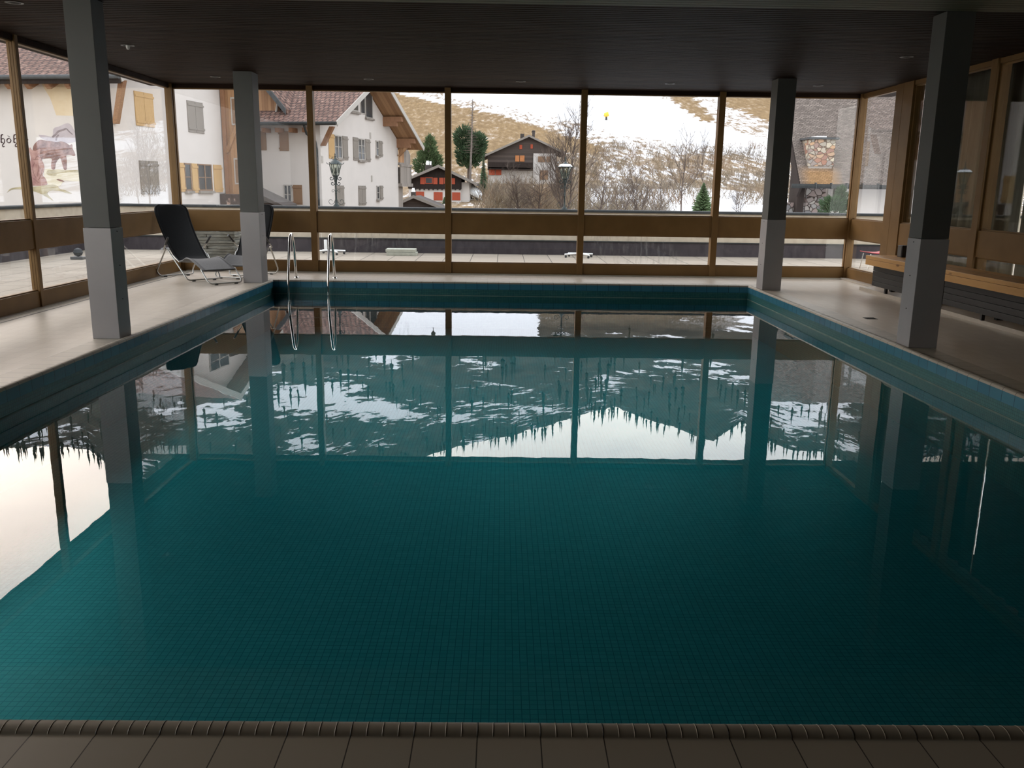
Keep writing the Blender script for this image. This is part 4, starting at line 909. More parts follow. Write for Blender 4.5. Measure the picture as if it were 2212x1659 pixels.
MB().tube([(dr_[0] - 0.15, Yd - 0.12, D(600, 205)[1]), (dr_[0] - 0.05, Yd - 0.1, D(600, 222)[1]), (dr_[0] - 0.2, Yd - 0.1, dr_[1] - 0.1)], 0.08, 8).build('dormer_pipe', 'frame_white', dw, smooth=True)
# balconies at the far corner
bal = MB().box(-2.5, 13.4, 1.55, 0.30, 15.9, 1.8); bo = bal.build('balcony_slab', 'wood_grey', hB)
MB().box(0.12, 13.4, 1.8, 0.22, 15.75, 3.1).box(-2.4, 15.65, 1.8, 0.22, 15.75, 3.1).build('balcony_boards', 'wood_grey', bo)
MB().box(0.10, 13.4, 3.1, 0.26, 15.8, 3.28).build('handrail', 'wood_grey', bo)
bo2 = MB().box(-2.5, 13.4, 3.28, 0.15, 15.6, 3.42).build('balcony_slab', 'wood_grey', hB)
MB().box(0.05, 13.4, 3.42, 0.14, 14.35, 4.75).build('balcony_boards', 'wood_warm_y', bo2); MB().prism([(14.37, 3.42), (15.75, 3.42), (15.75, 4.05), (14.95, 4.72), (14.37, 4.75)], 'x', 0.05, 0.14).build('balcony_boards', 'wood_grey', bo2)
MB().box(-0.3, 13.42, -3, -0.1, 14.6, 1.55).build('lower_boards', 'wood_grey', hB)
# low roof beside the gabled house
p0 = aty(570, 423, 52.0); p1 = aty(616, 443, 52.0)
sd = thing('lean_to', 'low dark sloping shed roof just right of the far left column', 'shed', (p0.x, 52.0, 0))
MB().prism([(p0.x - 1.5, p0.z + 0.75), (p1.x, p1.z), (p1.x, p1.z - 0.2), (p0.x - 1.5, p0.z + 0.5)], 'y', 51.4, 55).build('roof', 'roof_dark', sd)
MB().prism([(p0.x - 1.4, p0.z + 0.5), (p1.x - 0.1, p1.z - 0.25), (p1.x - 0.1, -3), (p0.x - 1.4, -3)], 'y', 51.8, 54.8).build('wall', 'wood_dark', sd)
# chalets in the valley: front face towards the pool, given by its depth
def chalet(name, label, Y, apex, le, re, wl, wr, wallmat, split, lowmat, depth, roofmat, over=0.7, over_in=0.9):
    """apex, le, re: pixels of ridge and eaves; wl, wr: pixel x of the wall edges; split: pixel y where the dark upper storey ends"""
    A, L, R = aty(*apex, Y), aty(*le, Y), aty(*re, Y); mid = (le[1] + re[1])/2
    xl, xr = aty(wl, split, Y).x, aty(wr, split, Y).x; zs = aty((wl + wr)/2, split, Y).z
    t_ = thing(name, label, 'chalet', ((xl + xr)/2, Y, 0))
    sl_ = (A.z - L.z)/(A.x - L.x); sr_ = (A.z - R.z)/(R.x - A.x)
    zl, zr = A.z - sl_*(A.x - xl) - 0.25, A.z - sr_*(xr - A.x) - 0.25
    y0 = Y + over
    MB().prism([(xl, zs), (xr, zs), (xr, max(zr, zs + 0.05)), (A.x, A.z - 0.25), (xl, max(zl, zs + 0.05))], 'y', y0, y0 + depth).build('upper_wall', wallmat, t_)
    MB().box(xl + 0.05, y0 + 0.12, -6, xr - 0.05, y0 + depth - 0.1, zs).build('lower_wall', lowmat, t_)
    for P, Q in ((L, A), (A, R)):
        MB().hexa([(P.x, Y, P.z), (Q.x, Y, Q.z), (Q.x, Y, Q.z - 0.25), (P.x, Y, P.z - 0.25)], [(P.x, Y + depth + 1.4, P.z), (Q.x, Y + depth + 1.4, Q.z), (Q.x, Y + depth + 1.4, Q.z - 0.25), (P.x, Y + depth + 1.4, P.z - 0.25)]).build('roof', roofmat, t_)
        MB().hexa([(P.x, Y - 0.06, P.z + 0.06), (Q.x, Y - 0.06, Q.z + 0.06), (Q.x, Y - 0.06, Q.z - 0.22), (P.x, Y - 0.06, P.z - 0.22)], [(P.x, Y, P.z + 0.06), (Q.x, Y, Q.z + 0.06), (Q.x, Y, Q.z - 0.22), (P.x, Y, P.z - 0.22)]).build('verge_board', 'wood_grey', t_)
    return t_, y0
def cbox(t_, nm, mat, px0, py0, px1, py1, Y, d0=-0.05, d1=0.02, par=None):
    a, b_ = aty(px0, py1, Y), aty(px1, py0, Y)
    return MB().box(a.x, Y + d0, a.z, b_.x, Y + d1, b_.z).build(nm, mat, par or t_)
c1, y0 = chalet('chalet', 'small chalet with red shutters on a white ground floor, next to the wooden balcony', 95.0, (947, 357), (872, 389), (1031, 397), 880, 996, 'wood_black', 408, 'plaster', 9.0, 'roof_dark')
for a in ((908, 383, 917.5, 398), (936, 384, 945, 398), (949, 384, 958, 398), (974, 385, 983, 398)): cbox(c1, 'shutter', 'shutter_red', *a, y0)
for a in ((918, 383, 935, 397), (959, 384, 973, 397)):
    w_ = cbox(c1, 'window', 'shutter_red', *a, y0, -0.03); cbox(c1, 'pane', 'pane_dark', a[0] + 2, a[1] + 2, a[2] - 2, a[3] - 2, y0, -0.05, -0.02, w_)
for a in ((898, 414, 916, 432), (937, 415, 956, 432.5), (976.5, 415.5, 994.5, 432.5)): cbox(c1, 'shutter', 'shutter_red', *a, y0 + 0.12)
cbox(c1, 'side_wall', 'plaster', 996, 394, 1014, 452, y0 + 0.35, 0.0, 8.0)
for k in range(11): cbox(c1, 'joist_end', 'wood_black', 896 + k*9.6, 407, 899 + k*9.6, 410.5, y0 + 0.12, -0.25)
A = aty(926, 362, 97); MB().box(A.x - 0.36, 96.6, A.z - 1.2, A.x + 0.36, 97.5, A.z + 0.25).build('chimney', 'roof_dark', c1); MB().lathe([(0.17, 0.25), (0.20, 0.45), (0.14, 0.62), (0.15, 0.72)], (A.x - 0.12, 97, A.z), 10).build('chimney_cap', 'white_plastic', c1); MB().lathe([(0.10, 0.25), (0.11, 0.55), (0.13, 0.66)], (A.x + 0.2, 97, A.z), 10).build('chimney_cap', 'white_plastic', c1)
c2_, y0 = chalet('chalet', 'large dark timber chalet behind the bare branches, with two chimneys', 125.0, (1143, 292), (1040, 338), (1222, 330), 1053, 1203, 'wood_dark', 368, 'plaster_grey', 11.0, 'roof_dark', 0.8)
for a in ((1056, 366, 1069, 378), (1070.5, 366, 1083, 378), (1122, 313, 1128, 322), (1146, 312, 1151, 321)): cbox(c2_, 'shutter', 'shutter_red', *a, y0, -0.1)
for a in ((1113, 336, 1122, 349), (1123, 336, 1133, 349)): cbox(c2_, 'shutter', 'shutter_orange', *a, y0, -0.1)
cbox(c2_, 'plaster_bay', 'plaster_grey', 1151, 332, 1200, 398, y0, -0.16)
for a in ((1162, 338, 1178, 350), (1180, 338, 1190, 350), (1166, 368, 1184, 388)): cbox(c2_, 'window', 'shutter_brown', *a, y0, -0.25)
cbox(c2_, 'balcony', 'wood_black', 1055, 352, 1150, 364, y0, -1.2, -1.05); cbox(c2_, 'balcony_slab', 'wood_black', 1055, 363, 1150, 366, y0, -1.2, 0)
for px0, px1, py in ((1124, 1132.5, 289), (1149.5, 1155.5, 288)):
    a, b_ = aty(px0, 302, 127), aty(px1, py, 127); MB().box(a.x, 126.8, a.z, b_.x, 127.6, b_.z).build('chimney', 'roof_dark', c2_)
A = aty(1152.5, 288, 127); MB().lathe([(0.26, 0), (0.22, 0.25), (0.30, 0.28), (0.18, 0.42)], (A.x, 127.2, A.z), 8).build('chimney_cap', 'roof_dark', c2_)
c3, y0 = chalet('hut', 'brown hut roof in front of the small chalet, with a white chimney cap', 84.0, (893, 423), (862, 437), (958, 449), 868, 946, 'wood_dark', 452, 'wood_dark', 6.0, 'roof_dark', 0.5)
A = aty(893, 418, 86); MB().box(A.x - 0.22, 85.8, A.z - 1, A.x + 0.22, 86.3, A.z + 0.15).build('chimney', 'roof_dark', c3); MB().lathe([(0.19, 0.15), (0.17, 0.38), (0.13, 0.40), (0.12, 0.52)], (A.x, 86, A.z), 10).build('chimney_cap', 'white_plastic', c3)
s4 = thing('shed', 'low pale shed with a snow-covered roof beside the small chalet', 'shed', (aty(1024, 430, 99).x, 99, 0))
a, b_, c_ = aty(1009, 416, 99), aty(1040, 432, 99), aty(1030, 445, 99)
MB().box(a.x + 0.1, 99.4, -5, c_.x + 0.2, 103, a.z - 0.7).build('wall', 'plaster_grey', s4)
MB().hexa([(a.x, 99, a.z), (b_.x, 99, b_.z), (b_.x, 99, b_.z - 0.12), (a.x, 99, a.z - 0.12)], [(a.x, 104, a.z + 0.9), (b_.x, 104, b_.z + 0.6), (b_.x, 104, b_.z + 0.4), (a.x, 104, a.z + 0.7)]).build('roof', 'roof_dark', s4)
MB().hexa([(a.x, 99.02, a.z), (b_.x, 99.02, b_.z), (b_.x, 99.02, b_.z + 0.28), (a.x, 99.02, a.z + 0.4)], [(a.x, 104, a.z + 0.9), (b_.x, 104, b_.z + 0.6), (b_.x, 104, b_.z + 0.9), (a.x, 104, a.z + 1.3)]).build('snow_layer', 'snow', s4)
# ---- shingled house at the right
YD = 32.0
L = aty(1729, 397, YD); hD = thing('house', 'house with a steep shingled roof and a fieldstone box, beyond the right corner', 'house', (L.x, L.y, 0))
RA = math.radians(50)
rf = MB().box(0, 0, -0.18, 9.5, 6.5, 0.0).build('roof', 'shingle', None); rf.parent = hD; rf.location = (0, 0, L.z); rf.rotation_euler = (RA, 0, 0)
Yb = L.x/slope(1703, 405)[0]
MB().prism([(YD + 0.35, -4), (Yb, -4), (Yb, L.z + (Yb - YD)*math.tan(RA) - 0.4), (YD + 0.35, L.z - 0.1)], 'x', L.x + 0.05, L.x + 0.3).build('side_wall', 'wood_black', hD)
MB().prism([(YD - 0.1, L.z - 0.15), (YD + 4.3, L.z + 4.3*math.tan(RA) - 0.05), (YD + 4.3, L.z + 4.3*math.tan(RA) - 0.45), (YD + 0.2, L.z - 0.45)], 'x', L.x - 0.04, L.x + 0.04).build('verge_board', 'wood_black', hD)
MB().tube([(L.x - 0.35, YD - 0.12, L.z - 0.08), (L.x + 9.6, YD - 0.12, L.z - 0.08)], 0.075, 8).build('gutter', 'cap', hD, smooth=True)
for k in range(5): MB().box(L.x + 0.5 + k*0.56, YD - 0.205, L.z - 0.16, L.x + 0.525 + k*0.56, YD - 0.02, L.z + 0.05).build('gutter_bracket', 'gutter', hD)
bx0, bx1 = aty(1748, 330, 32.45).x, aty(1803, 330, 32.45).x; bz0, bz1 = aty(1775, 359, 32.45).z, aty(1775, 301, 32.45).z
st = MB().box(bx0, 32.45, bz0, bx1, 34.0, bz1).build('stone_box', 'rubble', hD)
MB().box(bx0 - 0.08, 32.36, bz1, bx1 + 0.1, 34.1, bz1 + 0.07).build('cap_slab', 'gutter', st); MB().box(bx0 + 0.25, 32.5, bz1 + 0.07, bx0 + 0.6, 33.4, bz1 + 0.12).build('snow_patch', 'snow', st); MB().box(bx0 + 0.02, 32.47, bz0 - 0.09, bx1 - 0.05, 33.2, bz0).build('base_slab', 'wood_grey', st)
yw = 32.9
def dpx(nm, mat, px0, py0, px1, py1, y_, dpt=0.3):
    a, b_ = aty(px0, py1, y_), aty(px1, py0, y_); return MB().box(a.x, y_, min(a.z, -0.5) if py1 > 445 else a.z, b_.x, y_ + dpt, b_.z).build(nm, mat, hD)
dpx('stone_pier', 'rubble_dark', 1738, 404, 1785, 460, yw, 0.6); dpx('plaster_wall', 'plaster', 1785, 404, 1990, 460, yw + 0.25, 0.3)
dpx('post', 'wood_brown', 1727, 406, 1735.5, 445, yw - 0.1, 0.15); dpx('post', 'wood_brown', 1735, 404, 1738, 446, yw - 0.1, 0.12)
dpx('stone_base', 'rubble_dark', 1690, 438, 1738, 462, yw - 0.2, 0.5)
a, b_ = aty(1796, 452, yw + 0.2), aty(1802, 404, yw + 0.2)
MB().hexa([(a.x, yw + 0.1, a.z), (a.x + 0.1, yw + 0.1, a.z), (a.x + 0.1, yw + 0.25, a.z), (a.x, yw + 0.25, a.z)], [(b_.x, yw + 0.1, b_.z), (b_.x + 0.1, yw + 0.1, b_.z), (b_.x + 0.1, yw + 0.25, b_.z), (b_.x, yw + 0.25, b_.z)]).build('timber_brace', 'wood_dark', hD)
dpx('eave_soffit', 'wood_black', 1729, 401, 1990, 405, YD + 0.1, 0.9)

# ---- ground and mountain side
RT = [(24, -.17), (45, -.085), (60, -.05), (75, -.03), (90, -.02), (120, .0), (160, .032), (220, .068), (300, .10), (380, .13), (480, .165), (620, .21)]
RIDGE = [(-3, .30), (-.75, .30), (-.55, .305), (-.49, .305), (-.45, .34), (-.40, .37), (-.3, .37), (-.2, .345), (-.128, .318), (-.067, .303), (.011, .285), (.065, .268), (.136, .249), (.186, .266), (.254, .288), (.286, .264), (.321, .284), (.344, .298), (.40, .304), (.43, .318), (.6, .31), (3, .30)]
def interp(tab, q):
    if q <= tab[0][0]: return tab[0][1]
    for (a, fa), (b_, fb) in zip(tab, tab[1:]):
        if q <= b_: return fa + (fb - fa)*(q - a)/(b_ - a)
    return tab[-1][1]
def terrain(az, r):
    a = math.tan(az); top = interp(RIDGE, a)*math.cos(az); rr = 900.0
    top += 0.004*noise.noise(Vector((a*14, 3.1, 0))) + 0.003*noise.noise(Vector((a*45, 1.1, 0)))
    if r <= 620:
        s = interp(RT, r); k = min(1.0, max(0.0, (r - 250)/370)); s = s*(1 - k) + min(s, top*0.86)*k if s > top*0.86 else s
    elif r <= rr: s6 = min(.21, top*0.86); s = s6 + (top - s6)*(r - 620)/(rr - 620)
    else: s = top - (r - rr)/400*0.10
    n_ = noise.noise(Vector((r*math.sin(az)*0.03, r*math.cos(az)*0.03, 0)))*0.0025*min(1, r/200)
    return EYE + (s + n_)*r
SN_LO = [(700, 180), (860, 190), (965, 224), (1050, 243), (1110, 258), (1180, 284), (1230, 296), (1300, 318), (1400, 330), (1700, 345)]
SN_PI = [(860, 192), (965, 212), (1060, 222), (1150, 240), (1255, 264), (1320, 286), (1400, 297), (1560, 319), (1660, 334), (1750, 342)]
SN_UP = [(1250, 150), (1380, 195), (1440, 216), (1480, 241), (1510, 259), (1560, 276), (1660, 304), (1750, 325)]
def snow_at(px, py, s, a, r):
    if s < 0.104:
        if px < 1230 or px > 1700: lo = 0.22
        else: lo = 0.40
        if px < 980 and abs(py - (200 + (px - 872)*0.25)) < 4 and py < 226: return 1.1
        if py > interp(SN_LO, px):                                  # below the snow line
            if px > 1240 and py > 408 + max(0, px - 1540)*0.12: return 1.0
            if px > 1290: return 0.46
            return 0.10 if py < 330 else 0.30
        if py > interp(SN_PI, px): return 0.56
        if px > 1300 and py < interp(SN_UP, px):
            if py < 228 + (px - 1570)*0.36 and px > 1560: return 0.05
            c = 1468 + (py - 205)*0.95
            if abs(px - c) < 24 and py < 262: return 0.14
            return 0.54
        return 1.25 if px > 965 else 0.5
    n_ = noise.noise(Vector((a*7, s*26, 2.0))) + 0.6*noise.noise(Vector((a*19, s*70, 5.0)))
    if s < 0.175 and -0.15 < a < 0.04: return 0.95
    if -0.36 < a < -0.12 and s < 0.30: return 0.50 + n_*0.5
    return 0.35 + n_*0.5
NA, NR = 420, 230
azs = [-1.48 + 2.96*i/(NA - 1) for i in range(NA)]; rs = [24*(1300/24)**(j/(NR - 1)) for j in range(NR)]
vv, att = [], []
for az in azs:
    for r in rs:
        z = terrain(az, r); x, y = r*math.sin(az), r*math.cos(az); vv.append((x, y, z))
        s = (z - EYE)/max(y, 1); q = proj((x, y, z)); att.append((snow_at(q[0], q[1], s, math.tan(az), r), min(1.0, max(0.0, (s - 0.10)/0.05)), 0.0, 1.0))
g = MB().add(vv, [(i*NR + j, (i + 1)*NR + j, (i + 1)*NR + j + 1, i*NR + j + 1) for i in range(NA - 1) for j in range(NR - 1)])
m, t, out = newmat('mountain_side')
at_ = nd(t, 'ShaderNodeAttribute', {'attribute_name': 'cover'}); sp_ = nd(t, 'ShaderNodeSeparateColor', Color=at_.outputs['Color'])
wc = worldco(t, (1, 0.14, 1)); n1 = noi(t, wc, 0.9, 6, 0.72); n2 = noi(t, worldco(t), 0.035, 4, 0.6)
gold = ramp(t, n1, [(0.35, (0.135, 0.085, 0.038, 1)), (0.62, (0.245, 0.163, 0.078, 1))])
gold = mixc(t, mth(t, 'MULTIPLY', n2, 0.45), gold, (0.10, 0.07, 0.042, 1))
high = ramp(t, noi(t, worldco(t, (1, 0.4, 0.7)), 0.09, 6, 0.7), [(0.35, (0.022, 0.022, 0.017, 1)), (0.55, (0.050, 0.044, 0.032, 1)), (0.7, (0.075, 0.064, 0.045, 1))])
soil = mixc(t, sp_.outputs[1], gold, high)
dn = mth(t, 'ADD', mth(t, 'MULTIPLY', mth(t, 'SUBTRACT', n1, 0.5), 1.7), mth(t, 'MULTIPLY', mth(t, 'SUBTRACT', noi(t, worldco(t), 0.05, 5, 0.65), 0.5), 0.9))
f_ = mth(t, 'ADD', sp_.outputs[0], dn); f_ = mixc(t, sp_.outputs[1], mth(t, 'ADD', mth(t, 'MULTIPLY', ramp(t, f_, [(0.47, (0, 0, 0)), (0.53, (1, 1, 1))]), 0.55), mth(t, 'MULTIPLY', ramp(t, f_, [(0.2, (0, 0, 0)), (0.95, (1, 1, 1))]), 0.45)), ramp(t, mth(t, 'ADD', sp_.outputs[0], mth(t, 'MULTIPLY', mth(t, 'SUBTRACT', noi(t, worldco(t, (0.6, 1, 1.2)), 0.10, 7, 0.62), 0.5), 1.5)), [(0.56, (0, 0, 0)), (0.60, (1, 1, 1))]))
principled(t, out, mixc(t, f_, soil, (0.70, 0.71, 0.735, 1)), 0.95, 0, 0.1); M['mountain'] = m
go = g.build('mountain_side', 'mountain', None, smooth=True, fix=False)
ca = go.data.color_attributes.new('cover', 'FLOAT_COLOR', 'POINT'); ca.data.foreach_set('color', [c for q in att for c in q])
tag(go, 'valley floor rising to a steep mountain side with snow patches', 'mountain', None, 'structure')
def ground(x, y): return terrain(math.atan2(x, y), math.hypot(x, y))
def place(px, py_base, dist):
    """point on the ground near pixel column px at the given distance"""
    a = slope(px, py_base)[0]; y = dist/math.sqrt(1 + a*a); return Vector((a*y, y, ground(a*y, y)))

# ---- trees
def grow(mb, p, d, L_, r, lvl, kids, spread, upb, sides):
    n_ = 4 if lvl >= 2 else 3; pts = [p]; q = p.copy(); dd = d.copy()
    for i in range(n_ - 1):
        dd = (dd + Vector((random.gauss(0, .10), random.gauss(0, .10), random.gauss(0, .05) + upb*0.10))).normalized(); q = q + dd*(L_/(n_ - 1)); pts.append(q.copy())
    mb.tube(pts, [r*(1 - 0.62*i/(n_ - 1)) for i in range(n_)], sides[lvl])
    if lvl == 0: return
    for k in range(kids[lvl]):
        f_ = random.uniform(0.28, 1.0); i = min(n_ - 2, int(f_*(n_ - 1))); u = f_*(n_ - 1) - i
        b_ = pts[i].lerp(pts[i + 1], min(1, u)); loc = (pts[i + 1] - pts[i]).normalized()
        ax = loc.orthogonal().normalized(); ax.rotate(Matrix.Rotation(random.uniform(0, 2*PI), 3, loc))
        nd_ = (loc + ax*math.tan(random.uniform(0.5, 1.0)*spread) + Vector((0, 0, upb*0.35))).normalized()
        grow(mb, b_, nd_, L_*random.uniform(0.42, 0.66), r*0.52*(1 - 0.3*f_), lvl - 1, kids, spread, upb, sides)
def bare_tree(px, dist, top_py, label, spread=0.75, kids=(0, 5, 6, 8), lean=0.0, mat='bark', r0=0.013, stems=1, bare=0.45):
    b = place(px, 440, dist); topz = EYE + slope(px, top_py)[1]*b.y; hgt = topz - b.z
    t_ = thing('bare_tree', label, 'tree', tuple(b), group='bare trees beyond the terrace')
    tr_, cr_ = MB(), MB()
    for s_ in range(stems):
        d = Vector((lean + (random.uniform(-.28, .28) if stems > 1 else random.gauss(0, .03)), random.gauss(0, .05), 1)).normalized(); hh = hgt*(1 if s_ == 0 else random.uniform(0.6, 0.85))
        pts = [b - Vector((0, 0, 0.4))] + [b + d*hh*f_ + Vector((random.gauss(0, .012)*hh, random.gauss(0, .012)*hh, 0)) for f_ in (0.2, 0.4, 0.6, 0.8, 1.0)]
        tr_.tube(pts, [hgt*r0*v for v in (1.15, 1.0, 0.8, 0.58, 0.36, 0.10)], 7)
        nb = kids[3]*3
        for k in range(nb):
            f_ = bare + (0.97 - bare)*k/nb + random.uniform(0, .03); i = min(4, int(f_*5)); p = pts[i].lerp(pts[i + 1], f_*5 - i)
            a = random.uniform(0, 2*PI); el = random.uniform(0.45, 1.0)
            dd = Vector((math.cos(a)*spread, math.sin(a)*spread, el)).normalized()
            grow(cr_, p, dd, hh*(0.40*(1.05 - f_*0.75)), hgt*r0*0.5*(1.1 - f_*0.6), 2, kids, spread*0.9, 0.6, (3, 3, 4))
    tr_.build('trunk', mat, t_, smooth=True); cr_.build('branches', mat, t_, fix=False)
    return t_
bare_tree(1217, 68, 212, 'tallest bare tree, rising behind the snowy lamp', 0.55, (0, 5, 6, 10), 0.0, 'bark', 0.0075, 3, 0.15)
bare_tree(1476, 62, 283, 'bare tree with a straight pale trunk in the snow-slope window', 0.6, (0, 5, 5, 7), 0.0, 'bark', 0.0085, 1, 0.28)
bare_tree(1521, 66, 285, 'slender bare tree directly behind the dark little spruce', 0.4, (0, 4, 5, 6), 0.0, 'bark', 0.0065, 1, 0.35)
bare_tree(1378, 64, 352, 'bushy bare tree in the middle of the snow-slope window', 0.8, (0, 5, 5, 7), 0.05, 'bark', 0.0085, 3, 0.25)
bare_tree(1337, 63, 345, 'bare tree just right of the window post next to the snowy lamp', 0.85, (0, 5, 5, 7), 0.08, 'bark', 0.0085, 2, 0.22)
bare_tree(1290, 61, 330, 'bare tree close behind the window post, leaning right', 0.9, (0, 5, 5, 7), 0.30, 'bark', 0.0085, 2, 0.20)
bare_tree(1122, 72, 350, 'spreading bare tree in front of the large dark chalet', 1.1, (0, 5, 5, 8), -0.12, 'bark', 0.0085, 4, 0.15)
bare_tree(1165, 70, 335, 'bare tree between the large chalet and the snowy lamp', 1.0, (0, 5, 5, 8), -0.2, 'bark', 0.0085, 3, 0.15)
bare_tree(1070, 78, 390, 'low bare tree by the foot of the small chalet shed', 0.9, (0, 5, 5, 6), 0.0, 'bark', 0.0085, 3, 0.2)
bare_tree(1425, 70, 370, 'low bare tree left of the straight pale trunk', 0.8, (0, 5, 5, 6), 0.0, 'bark', 0.0085, 2, 0.2)
bare_tree(1600, 72, 380, 'low bare tree left of the far right column', 0.9, (0, 5, 5, 6), 0.0, 'bark', 0.0085, 3, 0.2)
def needles(mb, c, rx, ry, rz, n_, size, droop=0.25):
    for _ in range(n_):
        while True:
            q = Vector((random.uniform(-1, 1), random.uniform(-1, 1), random.uniform(-1, 1)))
            if 0.35 < q.length <= 1: break
        p = Vector((c[0] + q.x*rx, c[1] + q.y*ry, c[2] + q.z*rz)); d = Vector((q.x, q.y, abs(q.z)*0.6 + 0.5 - droop)).normalized()
        a = d.orthogonal().normalized(); a.rotate(Matrix.Rotation(random.uniform(0, 6.28), 3, d)); b_ = d.cross(a); L_ = size*random.uniform(0.6, 1.3); w_ = L_*0.22
        mb.add([p + a*w_, p - a*w_*0.5 + b_*w_*0.8, p - a*w_*0.5 - b_*w_*0.8, p + d*L_], [(0, 1, 3), (1, 2, 3), (2, 0, 3), (0, 2, 1)])
def pine(px, py_b, dist, lobes, label, cat_grp=None, mat='needles', trunk=None):
    b = place(px, py_b, dist); k = b.y/F
    zb = EYE + slope(px, py_b)[1]*b.y
    t_ = thing('pine_tree', label, 'tree', (b.x, b.y, b.z), group='pines behind the houses')
    mb = MB()
    for lx, ly, wx, wz, n_ in lobes:
        c = aty(lx, ly, b.y); needles(mb, c, wx*k, wx*k*0.9, wz*k, n_*2, 7.5*k)
    mb.build('crown', mat, t_, fix=False)
    zt = EYE + slope(px, trunk or py_b - 40)[1]*b.y
    MB().tube([(b.x, b.y, b.z - 0.5), (b.x + 0.1, b.y, (zb + zt)/2), (b.x, b.y, zt)], [0.3, 0.24, 0.1], 7).build('trunk', 'bark', t_, smooth=True)
    return t_
pine(1013, 372, 112, [(1002, 300, 20, 26, 420), (1030, 312, 20, 24, 420), (1016, 330, 30, 26, 520), (1012, 345, 26, 20, 260)], 'broad dark green pine left of the large chalet', trunk=280)
pine(927, 385, 108, [(929, 310, 9, 16, 160), (925, 332, 20, 20, 360), (920, 358, 26, 24, 420), (940, 350, 14, 22, 240)], 'dark green pine between the gabled house and the small chalet', mat='needles2', trunk=298)
def spruce(px, dist, top_py, base_py, width, label, mat='needles', n_=420):
    b = place(px, base_py, dist); zt = EYE + slope(px, top_py)[1]*b.y; z0 = min(b.z, EYE + slope(px, base_py)[1]*b.y); hgt = zt - z0; k = b.y/F
    t_ = thing('spruce_tree', label, 'tree', (b.x, b.y, z0), group='small spruces')
    MB().tube([(b.x, b.y, z0), (b.x, b.y, zt - 0.1*hgt)], [hgt*0.03, hgt*0.008], 6).build('trunk', 'bark', t_)
    mb = MB()
    for i in range(n_):
        f_ = (i/n_)**0.8; a = i*2.399; R_ = width*k*0.5*(1 - f_)**0.85 + 0.03
        p = Vector((b.x, b.y, z0 + hgt*(0.06 + 0.92*f_))); d = Vector((math.cos(a), math.sin(a), -0.28 + 0.5*f_ + random.uniform(-.12, .12))).normalized()
        s_ = d.cross(Vector((0, 0, 1))).normalized(); L_ = R_*random.uniform(0.7, 1.15); w_ = max(0.035, L_*0.16); q = p + d*L_
        mb.add([p + s_*w_*0.3 - d*0.0, p - s_*w_*0.3, p + d*L_*0.6 + s_*w_ - Vector((0, 0, w_*0.5)), p + d*L_*0.6 - s_*w_ - Vector((0, 0, w_*0.5)), q, p + d*L_*0.6 + Vector((0, 0, w_*0.6))], [(0, 2, 5), (0, 5, 1), (1, 5, 3), (2, 4, 5), (5, 4, 3), (0, 1, 3, 2), (2, 3, 4)])
    mb.build('foliage', mat, t_, fix=False)
    return t_
spruce(1044, 104, 332, 415, 26, 'slim dark spruce against the left end of the large chalet')
spruce(1516, 56, 392, 470, 95, 'dark little spruce in front of the slender bare tree', 'needles2', n_=620)
spruce(960, 92.6, 425, 452, 18, 'tiny green fir at the corner of the small chalet', 'needles2', 200)
b = Vector((aty(1805, 430, 29.5).x, 29.5, -1.0))
t_ = thing('evergreen_shrub', 'dense evergreen shrub in front of the white wall under the shingled roof', 'shrub', tuple(b))
mb = MB(); k = 29.5/F
for lx, ly, wx, wz, n_ in ((1817, 418, 9, 16, 320), (1800, 440, 26, 16, 620), (1825, 440, 14, 18, 360), (1800, 460, 32, 18, 500)): needles(mb, aty(lx, ly, 29.5), wx*k, wx*k, wz*k, n_, 7*k)
mb.build('foliage', 'needles', t_, fix=False); MB().tube([(b.x, b.y, -2.4), (b.x, b.y, 0.8), (b.x + 0.2, b.y, 1.5)], [0.08, 0.05, 0.02], 6).build('stem', 'bark', t_)
# tall bare pole of a larch in front of the broad pine
b = place(1016, 375, 106); zt = EYE + slope(1021, 212)[1]*b.y
t_ = thing('larch_tree', 'tall thin bare larch with a straight trunk in front of the broad pine', 'tree', tuple(b)); mb = MB(); xt = aty(1021, 212, b.y).x
MB().tube([(b.x - 0.1, b.y, b.z), ((b.x + xt)/2, b.y, (b.z + zt)/2), (xt, b.y, zt)], [0.17, 0.11, 0.03], 7).build('trunk', 'bark_pale', t_, smooth=True)
for i in range(90):
    f_ = 0.45 + 0.54*i/90; a = i*2.4; p = Vector((b.x + (xt - b.x)*f_, b.y, b.z + (zt - b.z)*f_)); L_ = 1.5*(1.12 - f_)
    mb.tube([p, p + Vector((math.cos(a)*L_, math.sin(a)*L_, -0.05))], [0.04, 0.012], 3)
mb.build('branches', 'bark', t_, fix=False)
# ---- undergrowth of bare twigs on the lower slope (nobody could count it)
mb = MB()
def bush(px, r, n_, hh, wdt):
    b = place(px, 400, r)
    for _ in range(n_):
        d = Vector((random.gauss(0, .45), random.gauss(0, .35), 1)).normalized(); L_ = hh*random.uniform(0.55, 1.1); p = b + Vector((random.gauss(0, .6), random.gauss(0, .6), -0.1))
        q = p + d*L_*0.55; e = q + (d + Vector((random.gauss(0, .35), random.gauss(0, .35), 0))).normalized()*L_*0.45
        mb.tube([p, q, e], [wdt, wdt*0.7, wdt*0.25], 3)
        for _ in range(2): e2 = q + (d + Vector((random.gauss(0, .6), random.gauss(0, .6), 0.1))).normalized()*L_*0.4; mb.tube([q, e2], [wdt*0.6, wdt*0.2], 3)
for _ in range(520): bush(random.uniform(1235, 1720), random.uniform(96, 185), 7, random.uniform(1.3, 2.6), 0.03)
for _ in range(170): bush(random.uniform(1040, 1260), random.uniform(74, 116), 9, random.uniform(1.8, 3.0), 0.028)
